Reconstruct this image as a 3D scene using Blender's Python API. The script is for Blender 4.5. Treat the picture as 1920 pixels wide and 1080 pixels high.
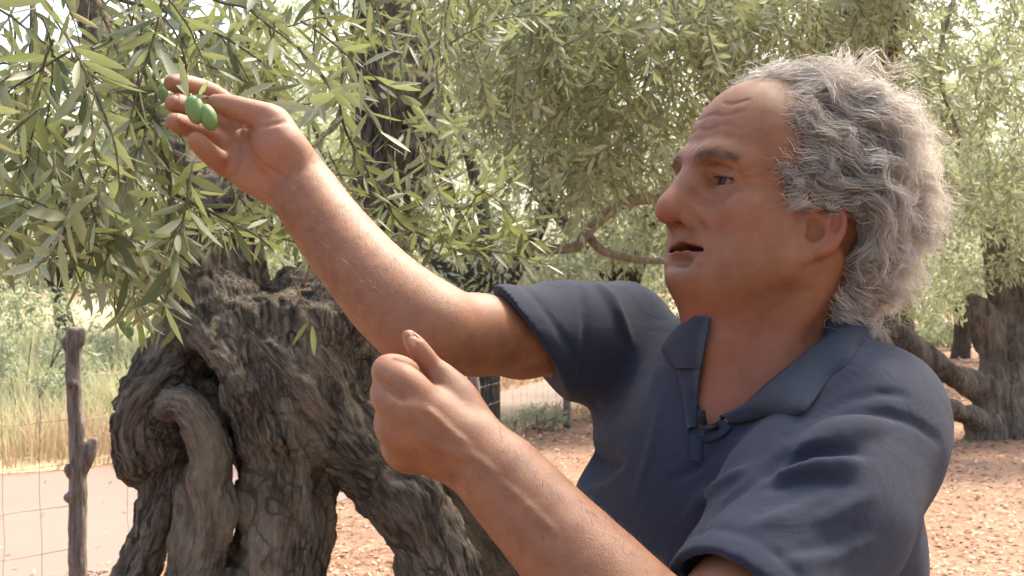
import bpy, math, random
import numpy as np
from mathutils import Vector, Matrix, noise as mnoise

for _o in list(bpy.data.objects):
    bpy.data.objects.remove(_o, do_unlink=True)
SC = bpy.context.scene
COL = SC.collection
R = math.radians

# ------------------------------------------------------------------ camera
CAM_H = 1.55
FPX = 2200.0                                  # focal length in 1920-wide pixels
cam_d = bpy.data.cameras.new('camera')
cam = bpy.data.objects.new('camera', cam_d)
COL.objects.link(cam)
cam.location = (0, 0, CAM_H)
cam.rotation_euler = (R(90), 0, 0)
cam_d.sensor_width = 36.0
cam_d.lens = 36.0 * FPX / 1920.0
cam_d.clip_start = 0.05
cam_d.clip_end = 600
cam_d.dof.use_dof = True
cam_d.dof.focus_distance = 1.25
cam_d.dof.aperture_fstop = 20.0
SC.camera = cam

# ------------------------------------------------------------------ world + sun
SUN_EL, SUN_AZ = 56.0, 38.0                   # azimuth clockwise from +Y (view axis): a veiled sun high behind the trees on the right
world = bpy.data.worlds.new('World')
SC.world = world
world.use_nodes = True
_nt = world.node_tree
_nt.nodes.clear()
_sky = _nt.nodes.new('ShaderNodeTexSky')
_sky.sky_type = 'NISHITA'
_sky.sun_disc = False
_sky.sun_elevation = R(SUN_EL)
_sky.sun_rotation = R(SUN_AZ)
_sky.air_density = 1.0
_sky.dust_density = 6.0
_sky.ozone_density = 0.3
_bg = _nt.nodes.new('ShaderNodeBackground')
_bg.inputs[1].default_value = 0.15
_wo = _nt.nodes.new('ShaderNodeOutputWorld')
_nt.links.new(_sky.outputs[0], _bg.inputs[0])
_nt.links.new(_bg.outputs[0], _wo.inputs[0])

sun_d = bpy.data.lights.new('sun', 'SUN')
sun_d.energy = 3.0
sun_d.angle = R(8)
sun_d.color = (1.0, 0.91, 0.76)
sun = bpy.data.objects.new('sun', sun_d)
COL.objects.link(sun)
_sd = Vector((math.sin(R(SUN_AZ)) * math.cos(R(SUN_EL)), math.cos(R(SUN_AZ)) * math.cos(R(SUN_EL)), math.sin(R(SUN_EL))))
sun.rotation_euler = _sd.to_track_quat('Z', 'Y').to_euler()
sun.location = (-3, 3, 8)

SC.view_settings.view_transform = 'Standard'
SC.view_settings.look = 'None'
SC.view_settings.exposure = 1.95
SC.view_settings.gamma = 1.0
SC.view_settings.use_curve_mapping = False
SC.render.engine = 'CYCLES'
SC.cycles.use_denoising = True
SC.cycles.max_bounces = 7
SC.cycles.diffuse_bounces = 3
SC.cycles.glossy_bounces = 2
SC.cycles.transmission_bounces = 3
SC.cycles.transparent_max_bounces = 6
SC.cycles.sample_clamp_indirect = 6.0

# ------------------------------------------------------------------ helpers
def P(px, py, d):
    """A world point at depth d metres that the photograph shows at pixel (px, py)."""
    return np.array([(px - 960.0) / FPX * d, d, CAM_H - (py - 540.0) / FPX * d])

def G(px, py):
    """The ground point (z = 0) under a pixel below the horizon."""
    return P(px, py, CAM_H * FPX / (py - 540.0))

def tag(o, label=None, cat=None, group=None, kind=None):
    if label: o['label'] = label
    if cat: o['category'] = cat
    if group: o['group'] = group
    if kind: o['kind'] = kind
    return o

def empty(name, loc):
    o = bpy.data.objects.new(name, None)
    COL.objects.link(o)
    o.location = loc
    o.empty_display_size = 0.1
    return o

def mesh_np(name, V, F, smooth=True):
    """Mesh from an (n,3) array and an (m,k) array of equal-sided faces (or a list of such arrays)."""
    Fs = F if isinstance(F, (list, tuple)) else [F]
    Fs = [np.asarray(f, dtype=np.int32) for f in Fs if len(f)]
    V = np.asarray(V, dtype=np.float32)
    me = bpy.data.meshes.new(name)
    me.vertices.add(len(V))
    me.vertices.foreach_set('co', V.ravel())
    nl = sum(f.size for f in Fs); npoly = sum(len(f) for f in Fs)
    me.loops.add(nl)
    me.polygons.add(npoly)
    me.loops.foreach_set('vertex_index', np.concatenate([f.ravel() for f in Fs]))
    tot = np.concatenate([np.full(len(f), f.shape[1], dtype=np.int32) for f in Fs])
    start = np.concatenate([[0], np.cumsum(tot)[:-1]]).astype(np.int32)
    me.polygons.foreach_set('loop_start', start)
    me.polygons.foreach_set('loop_total', tot)
    me.update(calc_edges=True)
    me.validate()
    me.polygons.foreach_set('use_smooth', np.full(len(me.polygons), smooth))
    return me

def fattr(me, name, vals):
    a = me.attributes.new(name, 'FLOAT', 'POINT')
    a.data.foreach_set('value', np.asarray(vals, dtype=np.float32))

def obj(name, me, mat=None, parent=None):
    """Link a mesh given in world coordinates; under a parent its local frame is moved to the parent's base."""
    o = bpy.data.objects.new(name, me)
    COL.objects.link(o)
    if mat is not None and not me.materials:
        me.materials.append(mat)
    if parent is not None:
        o.parent = parent
        o.matrix_parent_inverse = Matrix.Translation(-world_loc(parent))
    return o

def world_loc(o):
    v = Vector(o.location)
    while o.parent is not None:
        v = Vector(o.matrix_parent_inverse.translation) + v
        o = o.parent
        v = v + Vector(o.location)
    return v

class Parts:
    """Collects vertices and faces for one mesh."""
    def __init__(s):
        s.v, s.q, s.t, s.n = [], [], [], 0
        s.a = []
    def add(s, V, quads=None, tris=None, attr=None):
        V = np.asarray(V, dtype=np.float32)
        if quads is not None and len(quads): s.q.append(np.asarray(quads, dtype=np.int32) + s.n)
        if tris is not None and len(tris): s.t.append(np.asarray(tris, dtype=np.int32) + s.n)
        s.v.append(V)
        s.a.append(np.full(len(V), 0.0 if attr is None else attr, dtype=np.float32) if np.isscalar(attr) or attr is None else np.asarray(attr, dtype=np.float32))
        s.n += len(V)
    def mesh(s, name, smooth=True, attr=None):
        F = []
        if s.q: F.append(np.concatenate(s.q))
        if s.t: F.append(np.concatenate(s.t))
        V = np.concatenate(s.v)
        me = mesh_np(name, V, F, smooth)
        if attr: fattr(me, attr, np.concatenate(s.a))
        return me

def unit(v):
    v = np.asarray(v, dtype=float)
    return v / (np.linalg.norm(v) + 1e-12)

def catmull(pts, n):
    """Smooth curve through points (rows may carry radii too), n samples per span."""
    p = np.asarray(pts, dtype=float)
    if len(p) < 3:
        t = np.linspace(0, 1, n * (len(p) - 1) + 1)[:, None]
        return p[0] * (1 - t) + p[-1] * t
    q = np.vstack([2 * p[0] - p[1], p, 2 * p[-1] - p[-2]])
    out = []
    for i in range(1, len(q) - 2):
        a, b, c, d = q[i - 1], q[i], q[i + 1], q[i + 2]
        for j in range(n):
            t = j / n
            out.append(0.5 * (2 * b + (c - a) * t + (2 * a - 5 * b + 4 * c - d) * t * t + (3 * b - a - 3 * c + d) * t ** 3))
    out.append(p[-1])
    return np.array(out)

def tube(pts, rad, sides=6, cap=True):
    """Vertices and quads of a tube along pts (n,3) with radius rad (scalar or n)."""
    pts = np.asarray(pts, dtype=float)
    n = len(pts)
    rad = np.broadcast_to(np.asarray(rad, dtype=float), (n,))
    T = np.gradient(pts, axis=0)
    T /= np.linalg.norm(T, axis=1)[:, None] + 1e-12
    ref = np.array([0.0, 0.0, 1.0]) if abs(T[0][2]) < 0.9 else np.array([1.0, 0.0, 0.0])
    N = np.empty_like(pts)
    u = unit(np.cross(T[0], ref))
    for i in range(n):
        u = unit(u - T[i] * np.dot(u, T[i]))
        N[i] = u
    B = np.cross(T, N)
    a = np.arange(sides) * 2 * np.pi / sides
    V = pts[:, None, :] + rad[:, None, None] * (np.cos(a)[None, :, None] * N[:, None, :] + np.sin(a)[None, :, None] * B[:, None, :])
    V = V.reshape(-1, 3)
    i = np.arange(n - 1)[:, None] * sides
    j = np.arange(sides)[None, :]
    j2 = (j + 1) % sides
    Q = np.stack([i + j, i + j2, i + sides + j2, i + sides + j], axis=-1).reshape(-1, 4)
    tris = None
    if cap:
        V = np.vstack([V, pts[0], pts[-1]])
        c0, c1 = n * sides, n * sides + 1
        jj = np.arange(sides); jn = (jj + 1) % sides
        tris = np.vstack([np.stack([np.full(sides, c0), jn, jj], 1),
                          np.stack([np.full(sides, c1), (n - 1) * sides + jj, (n - 1) * sides + jn], 1)])
    return V, Q, tris

# ---- node helpers
class Mat:
    def __init__(s, name):
        s.m = bpy.data.materials.new(name)
        s.m.use_nodes = True
        s.nt = s.m.node_tree
        s.b = s.nt.nodes['Principled BSDF']
        s.out = s.nt.nodes['Material Output']
    def n(s, t, **kw):
        nd = s.nt.nodes.new(t)
        for k, v in kw.items():
            setattr(nd, k, v)
        return nd
    def l(s, a, b):
        s.nt.links.new(a, b)
    def val(s, sock, v):
        if hasattr(v, 'is_linked') or hasattr(v, 'links'):
            s.l(v, sock)
        else:
            sock.default_value = v
    def noise(s, scale, detail=3, rough=0.55, vec=None, dist=0.0):
        nd = s.n('ShaderNodeTexNoise')
        nd.inputs['Scale'].default_value = scale
        nd.inputs['Detail'].default_value = detail
        nd.inputs['Roughness'].default_value = rough
        nd.inputs['Distortion'].default_value = dist
        if vec is not None: s.l(vec, nd.inputs['Vector'])
        return nd.outputs['Fac']
    def coord(s, scale=(1, 1, 1), rot=(0, 0, 0), kind='Object'):
        tc = s.n('ShaderNodeTexCoord')
        mp = s.n('ShaderNodeMapping')
        mp.inputs['Scale'].default_value = scale
        mp.inputs['Rotation'].default_value = rot
        s.l(tc.outputs[kind], mp.inputs['Vector'])
        return mp.outputs[0]
    def ramp(s, fac, stops):
        r = s.n('ShaderNodeValToRGB')
        e = r.color_ramp.elements
        while len(e) > 1: e.remove(e[0])
        e[0].position = stops[0][0]; e[0].color = (*stops[0][1], 1)
        for p, c in stops[1:]:
            k = e.new(p); k.color = (*c, 1)
        s.l(fac, r.inputs[0])
        return r.outputs[0]
    def mix(s, fac, a, b, mode='MIX'):
        m = s.n('ShaderNodeMix', data_type='RGBA', blend_type=mode)
        s.val(m.inputs[0], fac)
        for sock, v in ((m.inputs[6], a), (m.inputs[7], b)):
            if isinstance(v, tuple): sock.default_value = (*v, 1) if len(v) == 3 else v
            else: s.l(v, sock)
        return m.outputs[2]
    def attr(s, name, out='Fac'):
        a = s.n('ShaderNodeAttribute', attribute_name=name)
        return a.outputs[out]
    def math(s, op, a, b=0.0):
        m = s.n('ShaderNodeMath', operation=op)
        s.val(m.inputs[0], a); s.val(m.inputs[1], b)
        return m.outputs[0]
    def bump(s, h, strength=0.3, dist=0.01):
        b = s.n('ShaderNodeBump')
        b.inputs['Strength'].default_value = strength
        b.inputs['Distance'].default_value = dist
        s.l(h, b.inputs['Height'])
        s.l(b.outputs[0], s.b.inputs['Normal'])
        return b
    def base(s, c, rough=0.6, spec=0.4):
        if isinstance(c, tuple): s.b.inputs['Base Color'].default_value = (*c, 1)
        else: s.l(c, s.b.inputs['Base Color'])
        s.val(s.b.inputs['Roughness'], rough)
        s.b.inputs['Specular IOR Level'].default_value = spec
        return s
# ------------------------------------------------------------------ implicit surfaces (organic bodies, trunks, cloth)
class Sdf:
    def __init__(s):
        s.ops = []
    # a frame is (centre, 3x3 matrix whose columns are the local axes)
    def add(s, fn, lo, hi, k=0.0, mode='u', frame=None):
        lo, hi = np.asarray(lo, float), np.asarray(hi, float)
        if frame is not None:
            c, M = frame
            cs = np.array([[x, y, z] for x in (lo[0], hi[0]) for y in (lo[1], hi[1]) for z in (lo[2], hi[2])])
            w = cs @ M.T + c
            lo, hi = w.min(0), w.max(0)
        s.ops.append((fn, lo, hi, k, mode, frame))
    def ell(s, c, r, k=0.01, mode='u', frame=None, rot=None):
        c, r = np.asarray(c, float), np.asarray(r, float)
        if rot is not None:                      # rot: local frame of the ellipsoid inside the frame
            M = np.asarray(rot, float)
            if frame is not None:
                frame2 = (frame[0] + frame[1] @ c, frame[1] @ M)
            else:
                frame2 = (c, M)
            return s.ell((0, 0, 0), r, k, mode, frame2)
        cx, cy, cz = map(np.float32, c)
        ix, iy, iz = map(np.float32, 1 / r)
        def fn(x, y, z):
            x = (x - cx) * ix; y = (y - cy) * iy; z = (z - cz) * iz
            k0 = np.sqrt(x * x + y * y + z * z) + np.float32(1e-9)
            x = x * ix; y = y * iy; z = z * iz
            k1 = np.sqrt(x * x + y * y + z * z) + np.float32(1e-9)
            return k0 * (k0 - 1) / k1
        s.add(fn, c - r, c + r, k, mode, frame)
    def cap(s, a, b, ra, rb=None, k=0.01, mode='u', frame=None, flat=None, fs=1.0):
        """Tapered capsule; flat = axis along which it is squashed to fs of its radius."""
        a, b = np.asarray(a, float), np.asarray(b, float)
        rb = ra if rb is None else rb
        f = np.float32
        ba = (b - a)
        bb = f((ba * ba).sum() + 1e-12)
        ax, ay, az = map(f, a)
        bx, by, bz = map(f, ba)
        ra32, dr = f(ra), f(rb - ra)
        fl = None if flat is None else [f(q) for q in unit(flat)]
        fk = f(1.0 / fs - 1.0)
        def fn(x, y, z):
            x = x - ax; y = y - ay; z = z - az
            t = np.clip((x * bx + y * by + z * bz) / bb, 0, 1)
            x = x - t * bx; y = y - t * by; z = z - t * bz
            if fl is not None:
                w = (x * fl[0] + y * fl[1] + z * fl[2]) * fk
                x = x + w * fl[0]; y = y + w * fl[1]; z = z + w * fl[2]
            return np.sqrt(x * x + y * y + z * z) - (ra32 + dr * t)
        m = max(ra, rb)
        s.add(fn, np.minimum(a, b) - m, np.maximum(a, b) + m, k, mode, frame)
    def chain(s, pts, rads, k=0.01, mode='u', frame=None, n=0, flat=None, fs=1.0):
        if n:
            q = catmull(np.column_stack([np.asarray(pts, float), np.asarray(rads, float)]), n)
            pts, rads = q[:, :3], q[:, 3]
        for i in range(len(pts) - 1):
            s.cap(pts[i], pts[i + 1], rads[i], rads[i + 1], k, mode, frame, flat, fs)
    def ev(s, p, ids=None):
        p = np.asarray(p)
        return s.evc(p[..., 0].astype(np.float32), p[..., 1].astype(np.float32), p[..., 2].astype(np.float32), ids)
    def evc(s, x, y, z, ids=None):
        """Field at points given as three float32 arrays."""
        D = np.full(x.shape, 0.25, dtype=np.float32)
        last, loc = None, None
        for i in (range(len(s.ops)) if ids is None else ids):
            fn, lo, hi, k, mode, fr = s.ops[i]
            if fr is None:
                q = (x, y, z)
            elif fr is last:
                q = loc
            else:
                c, M = fr[0].astype(np.float32), fr[1].astype(np.float32)
                dx, dy, dz = x - c[0], y - c[1], z - c[2]
                q = tuple(dx * M[0, j] + dy * M[1, j] + dz * M[2, j] for j in range(3))
                last, loc = fr, q
            if mode == 'd':
                nb = np.abs(D) < 0.055
                if nb.any(): D[nb] += fn(*[c_[nb] for c_ in q])
                continue
            d = fn(*q)
            if mode == 's': d = -d
            if k > 0:
                g = np.float32(0.5 / k)
                if mode == 'u':
                    h = np.clip(0.5 + (d - D) * g, 0, 1)
                    D = d + (D - d) * h - np.float32(k) * h * (1 - h)
                else:
                    h = np.clip(0.5 - (d - D) * g, 0, 1)
                    D = d + (D - d) * h + np.float32(k) * h * (1 - h)
            else:
                D = np.minimum(D, d) if mode == 'u' else np.maximum(D, d)
        return D
    def mesh(s, name, vox, smooth=1, lo=None, hi=None, chunk=14, pad=0.0):
        """Surface nets over a sparse grid of chunks."""
        us = [o for o in s.ops if o[4] == 'u']
        L = np.min([o[1] - o[3] for o in us], 0) if lo is None else np.asarray(lo, float)
        H = np.max([o[2] + o[3] for o in us], 0) if hi is None else np.asarray(hi, float)
        L = L - 2 * vox; H = H + 2 * vox
        dims = np.ceil((H - L) / vox).astype(np.int64) + 2
        KX, KY, KZ = 1, dims[0] + 4, (dims[0] + 4) * (dims[1] + 4)
        nch = np.ceil(dims / chunk).astype(int)
        keys_all, pos_all, quads_all = [], [], []
        OK = np.array([o[3] for o in s.ops])[:, None] * 1.25 + 0.003 + 2 * vox
        OL = np.array([o[1] for o in s.ops]) - OK
        OH = np.array([o[2] for o in s.ops]) + OK
        ALW = np.array([o[4] == 'd' for o in s.ops])
        UN = np.array([o[4] == 'u' for o in s.ops])
        occ = np.zeros(nch, bool)
        for i in np.where(UN)[0]:
            a0 = np.clip(np.floor((OL[i] - L) / (vox * chunk) - 0.2).astype(int), 0, nch)
            a1 = np.clip(np.floor((OH[i] - L) / (vox * chunk) + 0.2).astype(int) + 1, 0, nch)
            occ[a0[0]:a1[0], a0[1]:a1[1], a0[2]:a1[2]] = True
        if True:
            if True:
                for i0 in np.argwhere(occ) * chunk:
                    blo = L + (i0 - 1) * vox
                    bhi = L + (i0 + chunk) * vox
                    near = ((OL <= bhi) & (OH >= blo)).all(1)
                    if not (near & UN).any(): continue
                    ids = np.where(near | ALW)[0]
                    ctr = ((blo + bhi) / 2)[None]
                    if abs(float(s.ev(ctr, ids)[0])) > 1.25 * 0.5 * math.sqrt(3) * (chunk + 2) * vox + pad: continue
                    g = [L[a] + (i0[a] - 1 + np.arange(chunk + 2)) * vox for a in range(3)]
                    D = s.evc(*[q.astype(np.float32) for q in np.meshgrid(*g, indexing='ij')], ids)
                    S = D < 0
                    if S.all() or not S.any(): continue
                    n = chunk + 1
                    acc = np.zeros((n, n, n, 3)); cnt = np.zeros((n, n, n))
                    for ax in range(3):
                        sl0 = [slice(None)] * 3; sl1 = [slice(None)] * 3
                        sl0[ax] = slice(0, -1); sl1[ax] = slice(1, None)
                        d0, d1 = D[tuple(sl0)], D[tuple(sl1)]
                        cr = S[tuple(sl0)] != S[tuple(sl1)]
                        den = np.where(cr, d0 - d1, 1.0)
                        t = np.where(cr, d0 / den, 0.0)
                        o1, o2 = [a for a in range(3) if a != ax]
                        for e1 in (0, 1):
                            for e2 in (0, 1):
                                sl = [slice(None)] * 3
                                sl[o1] = slice(e1, e1 + n); sl[o2] = slice(e2, e2 + n)
                                c = cr[tuple(sl)]; tt = t[tuple(sl)]
                                acc[..., ax] += tt * c
                                acc[..., o1] += e1 * c
                                acc[..., o2] += e2 * c
                                cnt += c
                    m = cnt > 0
                    idx = np.argwhere(m)
                    loc = acc[m] / cnt[m][:, None]
                    gi = idx + i0 - 1
                    keys = (gi[:, 0] + 1) * KX + (gi[:, 1] + 1) * KY + (gi[:, 2] + 1) * KZ
                    keys_all.append(keys)
                    pos_all.append(L + (gi + loc) * vox)
                    for ax in range(3):
                        sl0 = [slice(1, chunk + 1)] * 3
                        sl1 = list(sl0); sl1[ax] = slice(2, chunk + 2)
                        a, b = S[tuple(sl0)], S[tuple(sl1)]
                        e = np.argwhere(a != b)
                        if not len(e): continue
                        flip = a[tuple(e.T)]
                        base = e + i0 + 1          # key index of the cell at this sample (cells are shifted by +1)
                        o1, o2 = (ax + 1) % 3, (ax + 2) % 3
                        def key(d1, d2):
                            q = base.copy(); q[:, o1] -= d1; q[:, o2] -= d2
                            return q[:, 0] * KX + q[:, 1] * KY + q[:, 2] * KZ
                        q = np.stack([key(1, 1), key(0, 1), key(0, 0), key(1, 0)], 1)
                        q[~flip] = q[~flip][:, ::-1]
                        quads_all.append(q)
        keys = np.concatenate(keys_all); pos = np.concatenate(pos_all)
        uk, first = np.unique(keys, return_index=True)
        V = pos[first]
        Q = np.concatenate(quads_all)
        j = np.searchsorted(uk, Q.ravel())
        j = np.clip(j, 0, len(uk) - 1)
        ok = (uk[j] == Q.ravel()).reshape(-1, 4).all(1)
        Q = j.reshape(-1, 4)[ok]
        V, Q = keep_main(V, Q)
        Q = close_holes(Q)
        for _ in range(smooth):
            V = lap(V, Q, 0.5)
        return V, Q
    def hit(s, px, py, d0=0.75, d1=1.5, n=500):
        """Depth at which the camera ray through a pixel meets the surface (or None)."""
        ds = np.linspace(d0, d1, n)
        pts = np.stack([(px - 960.0) / FPX * ds, ds, CAM_H - (py - 540.0) / FPX * ds], -1)
        D = s.ev(pts)
        w = np.where(D < 0)[0]
        return float(ds[w[0]]) if len(w) else None
    def grad(s, p, e=0.002):
        p = np.asarray(p, float)
        out = np.empty(p.shape)
        for a in range(3):
            o = np.zeros(3); o[a] = e
            out[..., a] = s.ev(p + o) - s.ev(p - o)
        return out / (np.linalg.norm(out, axis=-1, keepdims=True) + 1e-12)

def keep_main(V, Q, share=0.04):
    """Drop loose specks: keep only surfaces with a fair share of the points."""
    n = len(V)
    lab = np.arange(n)
    e = np.concatenate([Q[:, [0, 1]], Q[:, [1, 2]], Q[:, [2, 3]]])
    while True:
        m = np.minimum(lab[e[:, 0]], lab[e[:, 1]])
        new = lab.copy()
        np.minimum.at(new, e[:, 0], m); np.minimum.at(new, e[:, 1], m)
        new = new[new]; new = new[new]
        if (new == lab).all(): break
        lab = new
    cnt = np.bincount(lab, minlength=n)
    ok = cnt[lab] > share * n
    idx = np.cumsum(ok) - 1
    return V[ok], idx[Q[ok[Q].all(1)]]

def close_holes(Q, most=16):
    """Fill pinholes left on the seams between chunks."""
    e = np.concatenate([Q[:, [0, 1]], Q[:, [1, 2]], Q[:, [2, 3]], Q[:, [3, 0]]])
    k = np.sort(e, 1)
    u, inv, c = np.unique(k, axis=0, return_inverse=True, return_counts=True)
    b = e[c[inv.ravel()] == 1]
    nxt = {}
    for a, d in b: nxt.setdefault(int(d), []).append(int(a))
    add = []
    for s0 in list(nxt):
        if not nxt.get(s0): continue
        loop, cur = [s0], nxt[s0].pop()
        while cur != s0 and len(loop) <= most and nxt.get(cur):
            loop.append(cur); cur = nxt[cur].pop()
        if cur == s0 and 3 <= len(loop) <= most:
            for i in range(1, len(loop) - 1, 2):
                j = min(i + 2, len(loop) - 1)
                add.append([loop[0], loop[i], loop[i + 1], loop[j]])
    add = [a for a in add if len(set(a)) == 4]
    return np.vstack([Q, np.array(add)]) if add else Q

def lap(V, Q, f):
    """One Laplacian smoothing step over quad edges."""
    e = np.concatenate([Q[:, [0, 1]], Q[:, [1, 2]], Q[:, [2, 3]], Q[:, [3, 0]]])
    n = len(V)
    cnt = np.bincount(e[:, 0], minlength=n) + np.bincount(e[:, 1], minlength=n)
    out = np.empty_like(V)
    for a in range(3):
        sm = np.bincount(e[:, 0], V[e[:, 1], a], n) + np.bincount(e[:, 1], V[e[:, 0], a], n)
        out[:, a] = sm / np.maximum(cnt, 1)
    return V + (out - V) * f

# value noise on a wrapped random lattice, vectorised
_TAB = np.random.default_rng(123).uniform(-1, 1, 64 * 64 * 64).astype(np.float32)
def vnoise(p, seed=0):
    p = np.asarray(p, dtype=np.float32)
    sh = np.array([17.3, 5.7, 31.1], dtype=np.float32) * np.float32(seed)
    x, y, z = p[..., 0] + sh[0], p[..., 1] + sh[1], p[..., 2] + sh[2]
    fx, fy, fz = np.floor(x), np.floor(y), np.floor(z)
    i, j, k = fx.astype(np.int32) & 63, fy.astype(np.int32) & 63, fz.astype(np.int32) & 63
    x, y, z = x - fx, y - fy, z - fz
    x, y, z = x * x * (3 - 2 * x), y * y * (3 - 2 * y), z * z * (3 - 2 * z)
    i1, j1, k1 = (i + 1) & 63, (j + 1) & 63, (k + 1) & 63
    a0, a1 = i * 4096, i1 * 4096
    b0, b1 = j * 64, j1 * 64
    def row(a, b):
        u = _TAB[a + b + k]; return u + (_TAB[a + b + k1] - u) * z
    q0 = row(a0, b0); q0 = q0 + (row(a0, b1) - q0) * y
    q1 = row(a1, b0); q1 = q1 + (row(a1, b1) - q1) * y
    return q0 + (q1 - q0) * x

def fbm(p, oct=4, seed=0, gain=0.5):
    out, a = 0.0, 1.0
    p = np.asarray(p, np.float32)
    for o in range(oct):
        out = out + a * vnoise(p, seed + o)
        p = p * 2.03
        a *= gain
    return out
# ------------------------------------------------------------------ the man
# head frame: x = face forward, y = his left, z = up, origin between the ear canals
YAW, PITCH, ROLL = R(25), R(12.5), R(0)
_f = np.array([-math.cos(YAW), -math.sin(YAW), 0.0])
_l = np.array([math.sin(YAW), -math.cos(YAW), 0.0])
_u = np.array([0.0, 0.0, 1.0])
_f, _u = _f * math.cos(PITCH) + _u * math.sin(PITCH), _u * math.cos(PITCH) - _f * math.sin(PITCH)
HEAD_C = P(1520, 438, 1.165) + np.array([0, 0, 0]) - 0.0 * _l
HEAD_M = np.stack([_f, _l, _u], 1)
# the canal of the near ear is what the pixel shows; move to the middle of the head
HEAD_C = P(1532, 426, 1.09) - HEAD_M @ np.array([0.0, 0.072, 0.0])
HF = (HEAD_C, HEAD_M)

# torso frame
T_L = unit([0.76, -0.65, 0]); T_F = unit([-0.65, -0.76, 0]); T_U = np.array([0, 0, 1.0])
T_M = np.stack([T_F, T_L, T_U], 1)
T_C = np.array([0.243, 1.172, 1.465])
TF = (T_C, T_M)

R_SH = P(1150, 628, 1.27)
R_EL = P(812, 618, 1.09)
R_WR = P(556, 338, 1.205)
L_SH = P(1610, 838, 1.04)
L_EL = P(1300, 1290, 0.83)
L_WR = P(900, 852, 0.935)

class HeadSdf:
    """Adds head features in the head frame, with the lower face drawn up to its real height."""
    def __init__(s, sdf):
        s.s = sdf
        s.zk = 0.68
    def m(s, p):
        x, y, z = p
        if z < -0.012: z = -0.012 + (z + 0.012) * s.zk
        x -= 0.006 * min(1.0, max(0.0, (x - 0.07) / 0.03)) * min(1.0, max(0.0, (0.03 - z) / 0.03))
        x -= 0.009 * min(1.0, max(0.0, (-0.016 - z) / 0.016)) * min(1.0, max(0.0, (x - 0.04) / 0.03))
        return (x, y, z)
    def ell(s, c, r, k=0.01, mode='u'):
        f = 0.86 if c[2] < -0.012 else 1.0
        s.s.ell(s.m(c), (r[0], r[1], r[2] * f), k, mode, HF)
    def cap(s, a, b, ra, rb=None, k=0.01, mode='u'):
        s.s.cap(s.m(a), s.m(b), ra, rb, k, mode, HF)
    def chain(s, pts, rads, k=0.01, mode='u', n=0):
        s.s.chain([s.m(p) for p in pts], rads, k, mode, HF, n)
    def crease(s, yz, r, k=0.004, n=4, sink=0.0):
        """A groove on the skin through (y, z) pairs."""
        q = catmull(np.asarray(yz, float), n) if len(yz) > 2 else np.asarray(yz, float)
        xs = np.linspace(0.13, 0.02, 120)
        g = np.stack([np.broadcast_to(xs, (len(q), len(xs))), np.repeat(q[:, :1], len(xs), 1), np.repeat(q[:, 1:], len(xs), 1)], -1)
        D = s.s.ev(g @ HEAD_M.T + HEAD_C) < 0
        pts = [(xs[np.argmax(D[i])] - sink, q[i, 0], q[i, 1]) for i in range(len(q)) if D[i].any()]
        s.s.chain(pts, [r] * len(pts), k, 's', HF)

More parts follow.
